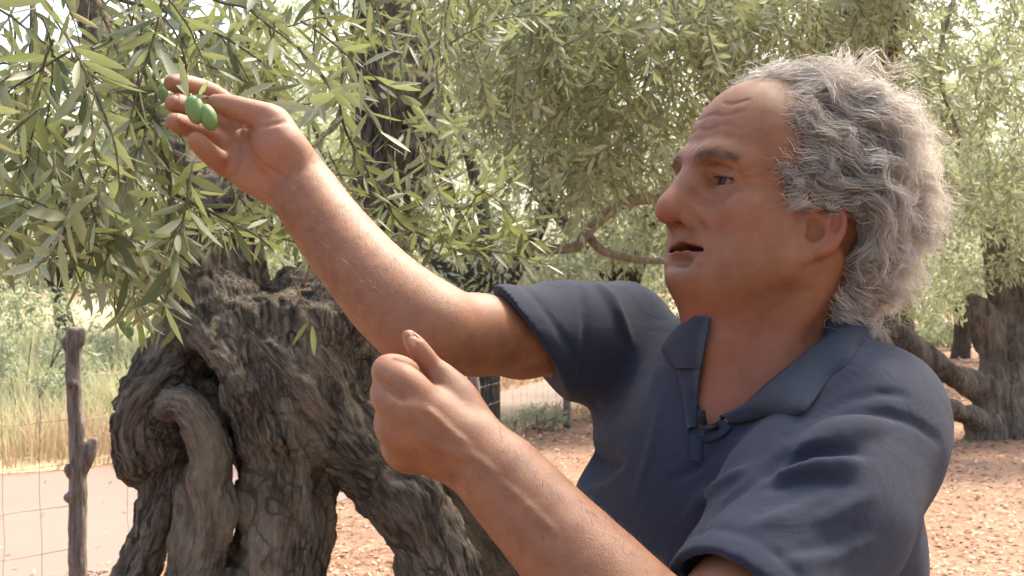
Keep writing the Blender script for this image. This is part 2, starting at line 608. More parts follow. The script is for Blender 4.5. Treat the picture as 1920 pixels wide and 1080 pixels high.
def build_skin():
    s = Sdf()
    h = HeadSdf(s)
    # ---- skull and face
    h.ell((-0.004, 0, 0.058), (0.096, 0.076, 0.092), 0.0)
    h.ell((0.036, 0, 0.066), (0.054, 0.064, 0.066), 0.03)
    h.ell((-0.042, 0, 0.005), (0.056, 0.062, 0.065), 0.03)
    h.ell((0.044, 0, -0.004), (0.044, 0.056, 0.060), 0.025)
    h.ell((0.056, 0, -0.045), (0.032, 0.034, 0.034), 0.020)
    for y in (-1, 1):
        h.ell((0.062, y * 0.045, 0.000), (0.026, 0.021, 0.020), 0.022)          # cheekbone
        h.ell((0.056, y * 0.036, -0.036), (0.027, 0.022, 0.032), 0.018)          # cheek
        h.cap((0.018, y * 0.055, -0.050), (0.080, y * 0.016, -0.080), 0.018, 0.016, 0.03)   # jaw
        h.ell((0.030, y * 0.050, -0.030), (0.035, 0.020, 0.040), 0.03)
        h.ell((0.052, y * 0.040, -0.070), (0.022, 0.016, 0.020), 0.02)          # jowl
    h.ell((0.086, 0, -0.078), (0.019, 0.026, 0.020), 0.016)                      # chin
    h.ell((0.040, 0, -0.062), (0.045, 0.046, 0.038), 0.03)
    h.ell((0.045, 0, -0.080), (0.040, 0.040, 0.026), 0.03)                       # soft throat
    # brow ridge
    h.chain([(0.067, -0.046, 0.041), (0.087, -0.026, 0.046), (0.0920, 0, 0.044), (0.087, 0.026, 0.046), (0.067, 0.046, 0.041)],
            [0.010, 0.0105, 0.009, 0.0105, 0.010], 0.015, n=3)
    for y in (-1, 1):
        h.ell((0.100, y * 0.030, 0.026), (0.021, 0.017, 0.0130), 0.016, 's')      # socket
    # nose
    h.chain([(0.089, 0, 0.041), (0.100, 0, 0.024), (0.113, 0, 0.004), (0.122, 0, -0.008)], [0.0085, 0.0082, 0.0095, 0.0115], 0.010, n=3)
    h.ell((0.1225, 0, -0.0100), (0.0120, 0.0128, 0.0108), 0.006)
    for y in (-1, 1):
        h.ell((0.103, y * 0.0138, -0.0150), (0.0130, 0.0080, 0.0092), 0.006)
        h.cap((0.096, y * 0.008, 0.015), (0.088, y * 0.020, -0.012), 0.010, 0.012, 0.02)
    h.cap((0.118, 0, -0.013), (0.098, 0, -0.021), 0.0055, 0.006, 0.006)
    for y in (-1, 1):
        h.ell((0.1085, y * 0.0075, -0.0205), (0.0075, 0.0036, 0.0055), 0.003, 's')  # nostril
    # lips, slightly parted
    h.ell((0.090, 0, -0.030), (0.013, 0.018, 0.013), 0.012)
    h.chain([(0.070, -0.031, -0.0535), (0.084, -0.022, -0.0460), (0.0985, -0.011, -0.0405), (0.1045, 0, -0.0395), (0.0985, 0.011, -0.0405), (0.084, 0.022, -0.0460), (0.070, 0.031, -0.0535)],
            [0.0030, 0.0042, 0.0050, 0.0052, 0.0050, 0.0042, 0.0030], 0.006, n=3)
    h.chain([(0.070, -0.030, -0.0575), (0.083, -0.021, -0.0590), (0.0955, -0.011, -0.0595), (0.1005, 0, -0.0605), (0.0955, 0.011, -0.0595), (0.083, 0.021, -0.0590), (0.070, 0.030, -0.0575)],
            [0.0030, 0.0046, 0.0056, 0.0062, 0.0056, 0.0046, 0.0030], 0.006, n=3)
    for y in (-1, 1):
        h.ell((0.066, y * 0.027, -0.034), (0.016, 0.014, 0.022), 0.015)
        h.ell((0.068, y * 0.024, -0.066), (0.014, 0.014, 0.014), 0.015)
    for y in (-1, 1):
        p0, p1 = np.array(h.m((0.1085, -0.002 * y, -0.0490))), np.array(h.m((0.055, y * 0.043, -0.0610)))
        e1 = unit(p1 - p0); e3 = unit(np.array([0.05, 0, 1.0]) - e1 * (np.array([0.05, 0, 1.0]) @ e1)); e2 = np.cross(e3, e1)
        s.ell((p0 + p1) / 2, (np.linalg.norm(p1 - p0) * 0.52, 0.019, 0.0027), 0.0015, 's', HF, rot=np.stack([e1, e2, e3], 1))
    h.ell((0.1060, 0, -0.0498), (0.016, 0.010, 0.0032), 0.0015, 's')
    h.ell((0.1100, 0, -0.0725), (0.010, 0.018, 0.005), 0.016, 's')                 # fold over the chin
    # eyelids over the eyeball
    for y in (-1, 1):
        h.ell((0.0745, y * 0.0315, 0.0260), (0.0142, 0.0150, 0.0137), 0.0045)
        h.cap((0.0870, y * 0.020, 0.0375), (0.073, y * 0.047, 0.0310), 0.0046, 0.0056, 0.006)   # hooded upper lid
        h.cap((0.0860, y * 0.021, 0.0125), (0.074, y * 0.043, 0.0115), 0.0046, 0.0046, 0.006)  # bag
        h.ell((0.0870, y * 0.0330, 0.0250), (0.0115, 0.0130, 0.0034), 0.0014, 's')             # opening
    for y in (-1, 1):
        h.crease([(y * 0.017, 0.012), (y * 0.024, 0.0035), (y * 0.034, 0.002), (y * 0.046, 0.010)], 0.0011, 0.004)        # under the bag
        h.crease([(y * 0.019, 0.0365), (y * 0.031, 0.0385), (y * 0.043, 0.034)], 0.0008, 0.003)
        h.crease([(y * 0.0205, -0.008), (y * 0.025, -0.016), (y * 0.030, -0.024)], 0.0004, 0.006)            # smile line
        h.crease([(y * 0.0505, 0.031), (y * 0.057, 0.036)], 0.0008, 0.003)
        h.crease([(y * 0.0505, 0.026), (y * 0.0575, 0.023)], 0.0008, 0.003)
    h.crease([(-0.040, 0.079), (-0.025, 0.075), (-0.008, 0.077), (0.010, 0.074), (0.028, 0.078), (0.044, 0.074)], 0.0003, 0.0030, sink=-0.0004)
    h.crease([(-0.030, 0.092), (-0.012, 0.089), (0.008, 0.091), (0.022, 0.088), (0.040, 0.093)], 0.0003, 0.0030, sink=-0.0004)
    h.crease([(0.012, 0.104), (0.024, 0.101), (0.036, 0.106)], 0.0003, 0.0030, sink=-0.0004)
    for y in (-1, 1):
        h.crease([(y * 0.006, 0.050), (y * 0.0075, 0.060)], 0.0006, 0.003)
        h.crease([(y * 0.051, 0.0285), (y * 0.058, 0.0295)], 0.0006, 0.003)
        h.crease([(y * 0.050, 0.0205), (y * 0.056, 0.0150)], 0.0005, 0.003)
    # ears
    for y in (-1, 1):
        eo = np.array([0.010, y * 0.0715, -0.002])
        a = unit([-1.0, y * 0.40, -0.30]); b = unit([-0.42, 0, 1.0]); b = unit(b - a * (a @ b)); c = np.cross(a, b) * y
        ek = 0.97
        fr = (HEAD_C + HEAD_M @ eo, HEAD_M @ np.stack([a, b, c], 1))
        def E(p): return tuple(np.array(p) * ek)
        s.ell(E((0.012, 0.002, 0.000)), E((0.017, 0.030, 0.0055)), 0.006, frame=fr)
        s.chain([E(p) for p in [(-0.006, 0.004, 0.0), (-0.004, 0.020, 0.001), (0.008, 0.031, 0.002), (0.022, 0.028, 0.003), (0.030, 0.012, 0.003), (0.027, -0.006, 0.003), (0.018, -0.020, 0.002)]],
                [0.0042, 0.0042, 0.0040, 0.0040, 0.0040, 0.0038, 0.0038], 0.003, n=4, frame=fr)
        s.chain([E(p) for p in [(0.004, 0.020, 0.001), (0.015, 0.016, 0.002), (0.019, 0.002, 0.002), (0.013, -0.012, 0.002), (0.004, -0.016, 0.002)]], [0.0026, 0.003, 0.003, 0.003, 0.0026], 0.003, n=4, frame=fr)
        s.ell(E((0.006, -0.027, 0.001)), E((0.0095, 0.011, 0.0055)), 0.006, frame=fr)
        s.cap(E((-0.005, -0.022, 0.0)), E((-0.007, 0.010, 0.0)), 0.005, 0.0035, 0.005, frame=fr)
        s.ell(E((0.006, -0.002, 0.0075)), E((0.0105, 0.0125, 0.0105)), 0.003, 's', frame=fr)
        s.ell(E((0.022, 0.013, 0.0065)), E((0.0045, 0.011, 0.0045)), 0.002, 's', frame=fr)
        s.cap(E((-0.004, -0.004, 0.003)), E((-0.002, -0.008, 0.004)), 0.0036, 0.003, 0.003, frame=fr)  # tragus
    # ---- neck
    nb = T_C + T_M @ np.array([0.000, 0, 0.035])
    nt_ = HEAD_C + HEAD_M @ np.array([-0.028, 0, -0.045])
    s.cap(nt_, nb, 0.058, 0.066, 0.03)
    throat_t = HEAD_C + HEAD_M @ np.array([0.030, 0, -0.078])
    notch = T_C + T_M @ np.array([0.062, 0.0, -0.038])
    s.cap(throat_t, notch, 0.043, 0.038, 0.03)
    s.ell(throat_t * 0.5 + notch * 0.5 + T_M @ np.array([0.030, 0, 0.012]), (0.012, 0.012, 0.014), 0.02)   # adam's apple
    for y in (-1, 1):
        mast = HEAD_C + HEAD_M @ np.array([-0.022, y * 0.062, -0.025])
        s.cap(mast, notch + T_M @ np.array([0.0, y * 0.022, 0.0]), 0.017, 0.011, 0.018)
        s.cap(notch + T_M @ np.array([0.003, y * 0.015, -0.004]), T_C + T_M @ np.array([0.02, y * 0.13, -0.01]), 0.009, 0.008, 0.02)   # collar bone
    # ---- trunk of the body (under the shirt)
    s.ell((0.006, 0, -0.165), (0.100, 0.145, 0.195), 0.04, **dict(frame=TF))
    s.ell((0.028, 0, -0.42), (0.118, 0.150, 0.27), 0.06, **dict(frame=TF))
    s.cap((0, -0.12, -0.03), (0, 0.12, -0.035), 0.047, None, 0.04, frame=TF)
    # ---- raised right arm
    s.chain([R_SH, R_SH * 0.45 + R_EL * 0.55 + np.array([0, 0, -0.006]), R_EL], [0.044, 0.0365, 0.0355], 0.02, n=2)
    s.chain([R_EL, P(738, 566, 1.115), P(651, 470, 1.155), P(592, 392, 1.185), R_WR], [0.0355, 0.0360, 0.0318, 0.0278, 0.0262], 0.02, n=3)
    s.ell(R_EL + np.array([0.0, 0.005, -0.006]), (0.033, 0.032, 0.031), 0.03)
    # hand: palm towards the camera, fingers closing on the stem
    hn = np.array([-0.25, -0.95, -0.10])                                               # palm normal
    def hp(px, py, d): return P(px, py, d)
    MC = dict(i=hp(443, 212, 1.238), m=hp(424, 243, 1.238), r=hp(420, 278, 1.228), p=hp(424, 309, 1.213))
    wr = R_WR
    for q, wa, ra, rb in (('i', (560, 300, 1.212), 0.0165, 0.0125), ('m', (556, 320, 1.215), 0.0165, 0.0125), ('r', (552, 340, 1.213), 0.016, 0.012), ('p', (545, 360, 1.207), 0.0165, 0.0125)):
        s.cap(hp(*wa), MC[q], ra, rb, 0.012)
    s.ell(hp(480, 285, 1.205), (0.030, 0.012, 0.030), 0.015)
    s.ell(hp(478, 330, 1.198), (0.030, 0.012, 0.018), 0.016, rot=np.stack([unit([-0.6, 0.1, 0.5]), unit([0, -1, 0]), unit([0.5, 0, 0.6])], 1))   # heel of the hand
    s.chain([hp(560, 318, 1.195), hp(525, 276, 1.185), hp(506, 236, 1.188)], [0.021, 0.0225, 0.0165], 0.012, n=2)                                 # thenar
    s.chain([MC['i'], hp(398, 176, 1.225), hp(352, 160, 1.205), hp(322, 156, 1.190)], [0.0115, 0.0102, 0.0095, 0.0085], 0.004, n=3)
    s.chain([MC['m'], hp(378, 206, 1.222), hp(344, 197, 1.198), hp(326, 194, 1.180)], [0.0115, 0.0105, 0.0098, 0.0088], 0.004, n=3)
    s.chain([MC['r'], hp(382, 247, 1.212), hp(346, 236, 1.186), hp(326, 228, 1.168)], [0.0112, 0.0103, 0.0095, 0.0086], 0.004, n=3)
    s.chain([MC['p'], hp(408, 300, 1.190), hp(386, 282, 1.172), hp(367, 262, 1.160)], [0.0115, 0.0100, 0.0090, 0.0082], 0.004, n=3)
    s.chain([hp(525, 262, 1.190), hp(514, 226, 1.186), hp(455, 206, 1.182), hp(403, 192, 1.183)], [0.015, 0.0125, 0.0108, 0.0082], 0.007, n=3)  # thumb
    # creases of the palm
    def palm(pts, r):
        q = catmull(np.asarray(pts, float), 4)
        w = np.array([P(a, b, s.hit(a, b, 1.10, 1.30, 260) or 1.19) for a, b in q])
        s.chain(w, [r] * len(w), r * 3.0, 's')
    palm([(534, 228), (505, 234), (472, 240), (456, 236)], 0.0011)
    palm([(449, 232), (452, 262), (448, 296), (437, 322), (424, 340)], 0.0012)
    palm([(466, 246), (470, 272), (484, 300), (506, 318), (530, 330)], 0.0010)
    palm([(560, 352), (548, 366), (542, 376)], 0.0008)
    # ---- left arm, bent, fist towards the camera
    s.chain([L_SH, L_SH * 0.5 + L_EL * 0.5, L_EL], [0.050, 0.047, 0.042], 0.02, n=2)
    s.chain([L_EL, L_EL * 0.66 + L_WR * 0.34, L_EL * 0.28 + L_WR * 0.72, L_WR], [0.0385, 0.0385, 0.0310, 0.0268], 0.02, n=3)
    M2 = dict(i=hp(782, 742, 0.930), m=hp(766, 778, 0.922), r=hp(766, 818, 0.924), p=hp(776, 852, 0.933))
    for q, wa, ra, rb in (('i', (886, 818, 0.935), 0.0165, 0.0135), ('m', (888, 838, 0.930), 0.017, 0.0140), ('r', (886, 858, 0.930), 0.017, 0.0135), ('p', (882, 874, 0.935), 0.0165, 0.0128)):
        s.cap(hp(*wa), M2[q], ra, rb, 0.016)
    s.ell(hp(835, 800, 0.952), (0.030, 0.020, 0.030), 0.015)
    s.chain([M2['i'], hp(752, 715, 0.932), hp(726, 697, 0.946), hp(738, 690, 0.970), hp(768, 696, 0.985)], [0.0135, 0.0128, 0.0112, 0.0100, 0.0085], 0.006, n=3)
    s.chain([M2['m'], hp(738, 757, 0.926), hp(722, 738, 0.944), hp(732, 732, 0.966), hp(760, 736, 0.980)], [0.0135, 0.0118, 0.0102, 0.0095, 0.0090], 0.0065, n=3)
    s.chain([M2['r'], hp(744, 806, 0.930), hp(733, 793, 0.946), hp(742, 782, 0.964), hp(764, 780, 0.976)], [0.0130, 0.0116, 0.0104, 0.0095, 0.0090], 0.009, n=3)
    s.chain([M2['p'], hp(757, 848, 0.938), hp(746, 838, 0.950), hp(754, 826, 0.964), hp(772, 820, 0.974)], [0.0122, 0.0108, 0.0096, 0.0090, 0.0085], 0.009, n=3)
    s.chain([hp(886, 800, 0.945), hp(846, 728, 0.954), hp(812, 688, 0.954)], [0.019, 0.0112, 0.0076], 0.007, n=3)
    s.chain([hp(812, 688, 0.954), hp(786, 656, 0.950), hp(766, 630, 0.947)], [0.0080, 0.0080, 0.0056], 0.0025, n=3)
    s.ell(hp(842, 752, 0.955), (0.020, 0.018, 0.018), 0.012)
    q = catmull(np.array([(708.0, 708), (724, 724), (742, 738), (756, 748)]), 4)
    w = np.array([P(a, b, s.hit(a, b, 0.85, 1.05, 260) or 0.93) for a, b in q])
    s.chain(w, [0.0011] * len(w), 0.004, 's')
    for vein in ([(880, 840), (850, 815), (822, 790), (800, 770)], [(878, 862), (850, 850), (815, 835), (790, 822)], [(930, 890), (900, 865), (862, 840)], [(1040, 1000), (990, 950), (940, 905)]):
        q = catmull(np.array(vein, float), 4)
        w = np.array([P(a, b, (s.hit(a, b, 0.75, 1.05, 300) or 0.93) + 0.0012) for a, b in q])
        s.chain(w, [0.0019] * len(w), 0.004)
    s.ell(hp(776, 636, 0.9455), (0.0032, 0.0022, 0.0058), 0.0015, 's', rot=np.stack([unit([0.8, 0.1, 0.5]), unit([0, 1, 0]), unit([-0.5, 0, 0.8])], 1))
    return s

SKIN = build_skin()

def head_local(V):
    return (V - HEAD_C) @ HEAD_M

def sm(x, a, b):
    t = np.clip((x - a) / (b - a), 0, 1)
    return t * t * (3 - 2 * t)

def skin_material():
    m = Mat('skin')
    n1 = m.noise(38, 4)
    n2 = m.noise(260, 3)
    n3 = m.noise(9, 2)
    base = m.mix(m.ramp(m.math('ADD', m.math('MULTIPLY', n1, 0.7), m.math('MULTIPLY', m.noise(14, 3), 0.35)), [(0.36, (0, 0, 0)), (0.68, (1, 1, 1))]), (0.190, 0.074, 0.033), (0.262, 0.114, 0.056))
    base = m.mix(m.math('MULTIPLY', m.attr('red'), 0.85), base, (0.29, 0.084, 0.050))
    base = m.mix(m.attr('pale'), base, (0.38, 0.185, 0.118))
    base = m.mix(m.attr('lip'), base, (0.22, 0.075, 0.058))
    base = m.mix(m.attr('stubble'), base, (0.20, 0.140, 0.108))
    base = m.mix(m.attr('mouth'), base, (0.09, 0.02, 0.018))
    spots = m.ramp(m.noise(120, 2, 0.5), [(0.66, (0, 0, 0)), (0.72, (1, 1, 1))])
    base = m.mix(m.math('MULTIPLY', spots, 0.38), base, (0.15, 0.06, 0.033))
    m.base(base, 0.48, 0.36)
    rr = m.n('ShaderNodeMapRange')
    m.l(n3, rr.inputs[0]); rr.inputs[3].default_value = 0.38; rr.inputs[4].default_value = 0.60
    m.l(rr.outputs[0], m.b.inputs['Roughness'])
    m.b.inputs['Subsurface Weight'].default_value = 0.08
    m.b.inputs['Subsurface Radius'].default_value = (0.009, 0.0035, 0.0018)
    m.b.inputs['Subsurface Scale'].default_value = 0.6
    hgt = m.math('ADD', m.math('MULTIPLY', n2, 0.22), m.math('MULTIPLY', m.noise(800, 3), 0.6))
    m.bump(hgt, 0.55, 0.0014)
    return m.m

def build_person():
    base = np.array([T_C[0], T_C[1], 0.0])
    person = empty('person', base)
    tag(person, 'man in navy polo shirt with curly grey hair raising olives on a twig', 'person')
    V, Q = SKIN.mesh('body', 0.0019, smooth=2, lo=(-0.42, 0.75, 1.23), hi=(0.55, 1.45, 1.78))
    me = mesh_np('body', V, Q)
    hl = head_local(V)
    x, y, z = hl.T
    z = np.where(z < -0.012, -0.012 + (z + 0.012) / 0.68, z)
    ya = np.abs(y)
    onhead = (np.linalg.norm(hl - np.array([0.02, 0, 0]), axis=1) < 0.17)
    nose = np.exp(-(((x - 0.118) / 0.016) ** 2 + (y / 0.018) ** 2 + ((z + 0.008) / 0.016) ** 2))
    cheek = np.exp(-(((x - 0.072) / 0.03) ** 2 + ((ya - 0.050) / 0.022) ** 2 + ((z + 0.015) / 0.026) ** 2))
    ear = np.exp(-(((x + 0.015) / 0.022) ** 2 + ((ya - 0.082) / 0.014) ** 2 + ((z - 0.002) / 0.032) ** 2))
    neck = sm(-z, 0.085, 0.16) * onhead
    red = np.clip(0.8 * nose + 0.35 * cheek + 0.75 * ear + 0.5 * neck, 0, 1) * onhead
    chestd = np.linalg.norm(V - (T_C + T_M @ np.array([0.10, 0.01, -0.06])), axis=1)
    red = np.maximum(red, 0.75 * np.exp(-(chestd / 0.09) ** 2))
    fattr(me, 'red', red)
    zl = 0.0110 * sm(ya, 0.008, 0.030)
    lipu = np.exp(-(((z + 0.0410 + zl) / 0.0046) ** 2)) + np.exp(-(((z + 0.0595) / 0.0058) ** 2))
    lip = np.clip(lipu, 0, 1) * sm(x, 0.060, 0.070) * (1 - sm(ya, 0.026, 0.031)) * onhead
    fattr(me, 'lip', lip * 0.85)
    mouth = np.exp(-(((z + 0.0498 + 0.5 * zl) / 0.0036) ** 2)) * (1 - sm(x + 0.9 * ya, 0.090, 0.096)) * sm(x, 0.05, 0.06) * (1 - sm(ya, 0.024, 0.030)) * onhead
    nostr = np.exp(-(((x - 0.1085) / 0.006) ** 2 + ((ya - 0.0075) / 0.003) ** 2 + ((z + 0.0175) / 0.005) ** 2))
    fattr(me, 'mouth', np.clip(mouth + 0.8 * nostr * onhead, 0, 1))
    st = sm(-z, 0.022, 0.036) * (1 - sm(-z, 0.10, 0.13)) * sm(x, -0.005, 0.03) * (1 - lip)
    must = np.exp(-(((z + 0.031) / 0.008) ** 2)) * sm(x, 0.085, 0.097) * (1 - sm(ya, 0.02, 0.03))
    scalp = sm(z, 0.06, 0.10) * (1 - sm(x, 0.03, 0.07))
    fattr(me, 'stubble', np.clip(0.10 * st + 0.28 * must + 0.4 * scalp, 0, 1) * onhead)
    # palm and inner fingers of the raised hand, finger ends of the fist are paler
    d1 = np.linalg.norm(V - P(430, 260, 1.19), axis=1)
    d2 = np.linalg.norm(V - P(745, 690, 0.95), axis=1)
    d3 = np.linalg.norm(V - P(765, 630, 0.952), axis=1)
    fattr(me, 'pale', np.clip(0.55 * (1 - sm(d1, 0.06, 0.105)) + 0.40 * (1 - sm(d2, 0.01, 0.05)) + 0.5 * (1 - sm(d3, 0.005, 0.02)), 0, 1))
    obj('body', me, skin_material(), person)
    build_eyes(person)
    build_arm_hair(person, V)
    build_nail(person)
    build_hair(person, V)
    build_clothes(person)
    return person

def build_eyes(person):
    m = Mat('eyeball')
    a = m.attr('ang')
    col = m.ramp(a, [(0.0, (0.01, 0.008, 0.007)), (0.19, (0.01, 0.008, 0.007)), (0.23, (0.045, 0.026, 0.015)), (0.46, (0.038, 0.024, 0.016)), (0.53, (0.018, 0.013, 0.010)), (0.60, (0.15, 0.12, 0.105)), (1.0, (0.14, 0.10, 0.085))])
    m.base(col, 0.2, 0.15)
    for y in (-1, 1):
        c = HEAD_C + HEAD_M @ np.array([0.0745, y * 0.0315, 0.0260])
        gaze = unit(P(370, 220, 1.2) - c)
        gaze = unit(HEAD_M @ np.array([1.0, 0.02, 0.10]))
        th = np.linspace(0, np.pi, 17); ph = np.linspace(0, 2 * np.pi, 24, endpoint=False)
        a1 = unit(np.cross(gaze, [0, 0, 1])); a2 = np.cross(gaze, a1)
        V = np.array([c + 0.0121 * (gaze * math.cos(t) * (1.0 + 0.06 * math.exp(-(t / 0.45) ** 2)) + math.sin(t) * (a1 * math.cos(p) + a2 * math.sin(p))) for t in th for p in ph])
        ang = np.repeat(th, 24)
        i = np.arange(16)[:, None] * 24; j = np.arange(24)[None, :]
        Q = np.stack([i + j, i + (j + 1) % 24, i + 24 + (j + 1) % 24, i + 24 + j], -1).reshape(-1, 4)
        me = mesh_np('eye', V, Q)
        fattr(me, 'ang', ang)
        obj('eye', me, m.m, person)

def build_nail(person):
    m = Mat('fingernail'); m.base((0.40, 0.22, 0.16), 0.55, 0.4)
    for (px, py), (qx, qy), w, h, d0 in (((774, 641), (806, 682), 0.0030, 0.0052, 0.945),):
        d = (SKIN.hit(px, py, 0.85, 1.05, 400) or d0)
        c = P(px, py, d + 0.0004); up = unit(P(px, py, d) - P(qx, qy, d))
        n = unit(SKIN.grad(c[None])[0] + np.array([0.25, -0.2, 0])); up = unit(up - n * (up @ n)); sd = np.cross(up, n)
        s = Sdf(); s.ell((0, 0, 0), (w, h, 0.0011), 0.0, frame=(c, np.stack([sd, up, n], 1)))
        V, Q = s.mesh('fingernail', 0.0006, smooth=1)
        obj('fingernail', mesh_np('fingernail', V, Q), m.m, person)

def build_arm_hair(person, V):
    rng = np.random.default_rng(12)
    out = []
    for a, b, n in ((R_EL, R_WR, 900), (L_EL, L_WR, 700)):
        ax = unit(b - a); L = np.linalg.norm(b - a)
        t = (V - a) @ ax / L
        d = np.linalg.norm(V - a - np.outer(t * L, ax), axis=1)
        c = np.where((t > 0.12) & (t < 0.97) & (d < 0.055))[0]
        c = rng.choice(c, n)
        p = V[c]; nrm = SKIN.grad(p)
        dirs = unit(ax)[None] * 0.8 + nrm * 0.45 + rng.normal(0, 0.3, (n, 3))
        dirs /= np.linalg.norm(dirs, axis=1, keepdims=True)
        f = np.linspace(0, 1, 5)[None, :, None]
        ln = rng.uniform(0.006, 0.014, n)[:, None, None]
        out.append(p[:, None] + dirs[:, None] * f * ln - nrm[:, None] * f * f * ln * 0.25)
    path = np.concatenate(out)
    Vh, Qh, th = strands(path, np.full(path.shape[:2], 0.00009) * np.array([1, 1, 0.9, 0.7, 0.3]), rng.random(len(path)))
    me = mesh_np('arm_hair', Vh, Qh); fattr(me, 'tone', th)
    obj('arm_hair', me, hair_material('arm_hair', (0.07, 0.045, 0.03), (0.30, 0.22, 0.15)), person)

def strands(paths, rad, tone, sides=3):
    """Mesh of many hair strands: paths (n, steps, 3), rad (n, steps)."""
    n, st, _ = paths.shape
    T = np.gradient(paths, axis=1)
    T /= np.linalg.norm(T, axis=2, keepdims=True) + 1e-9
    ref = np.array([0.31, 0.42, 0.85]) / 1.0
    N = np.cross(T, ref); N /= np.linalg.norm(N, axis=2, keepdims=True) + 1e-9
    B = np.cross(T, N)
    a = np.arange(sides) * 2 * np.pi / sides
    V = paths[:, :, None, :] + rad[:, :, None, None] * (np.cos(a)[None, None, :, None] * N[:, :, None, :] + np.sin(a)[None, None, :, None] * B[:, :, None, :])
    V = V.reshape(-1, 3)
    s0 = (np.arange(n) * st * sides)[:, None, None]
    i = (np.arange(st - 1) * sides)[None, :, None]
    j = np.arange(sides)[None, None, :]; j2 = (j + 1) % sides
    Q = np.stack([s0 + i + j, s0 + i + j2, s0 + i + sides + j2, s0 + i + sides + j], -1).reshape(-1, 4)
    return V, Q, np.repeat(tone, st * sides)

def ribbons(paths, rad, tone):
    """Flat hair ribbons lying round the head."""
    n, st, _ = paths.shape
    T = np.gradient(paths, axis=1); T /= np.linalg.norm(T, axis=2, keepdims=True) + 1e-9
    out = paths - HEAD_C; out /= np.linalg.norm(out, axis=2, keepdims=True) + 1e-9
    out = out + np.random.default_rng(8).normal(0, 0.5, (n, 1, 3))
    S = np.cross(T, out); S /= np.linalg.norm(S, axis=2, keepdims=True) + 1e-9
    V = np.stack([paths - S * rad[..., None], paths + S * rad[..., None]], 2).reshape(-1, 3)
    s0 = (np.arange(n) * st * 2)[:, None]; i = (np.arange(st - 1) * 2)[None, :]
    b = (s0 + i).ravel()
    return V, np.stack([b, b + 1, b + 3, b + 2], 1), np.repeat(tone, st * 2)

def hair_material(name, dark, light):
    m = Mat(name)
    t = m.attr('tone')
    col = m.mix(t, dark, light)
    m.base(col, 0.42, 0.45)
    tr = m.n('ShaderNodeBsdfTranslucent')
    m.l(col, tr.inputs[0])
    mx = m.n('ShaderNodeMixShader'); mx.inputs[0].default_value = 0.38
    m.l(m.b.outputs[0], mx.inputs[1]); m.l(tr.outputs[0], mx.inputs[2])
    m.l(mx.outputs[0], m.out.inputs[0])
    return m.m

def hair_mask(l):
    x, y, z = l.T
    ya = np.abs(y)
    xl = np.interp(z, [-0.09, -0.03, 0.0, 0.02, 0.045, 0.08, 0.115, 0.128, 0.15], [-0.030, -0.024, 0.000, 0.040, 0.050, 0.047, 0.042, 0.050, 0.066])
    xl = np.where((z > 0.115) & (ya > 0.040), np.minimum(xl, 0.040), xl)
    xl = xl + 0.007 * vnoise(l * 160.0, 4)
    ok = (x < xl) & (z > -0.070)
    ok &= ~((ya > 0.080) & (z < 0.035) & (x > -0.06))                       # not on the ear itself
    ok &= ~((z < 0.012) & (x > -0.046))
    ok &= np.linalg.norm(l - np.array([0, 0, 0.05]), axis=1) < 0.135
    return ok

def push_out(p, off):
    """Keep head-local points outside the skull by off metres."""
    c = np.array([-0.004, 0.0, 0.052]); r = np.array([0.100, 0.078, 0.098])
    q = (p - c) / (r + off[..., None])
    k = np.linalg.norm(q, axis=-1, keepdims=True)
    return np.where(k < 1, c + q / np.maximum(k, 1e-6) * (r + off[..., None]), p)

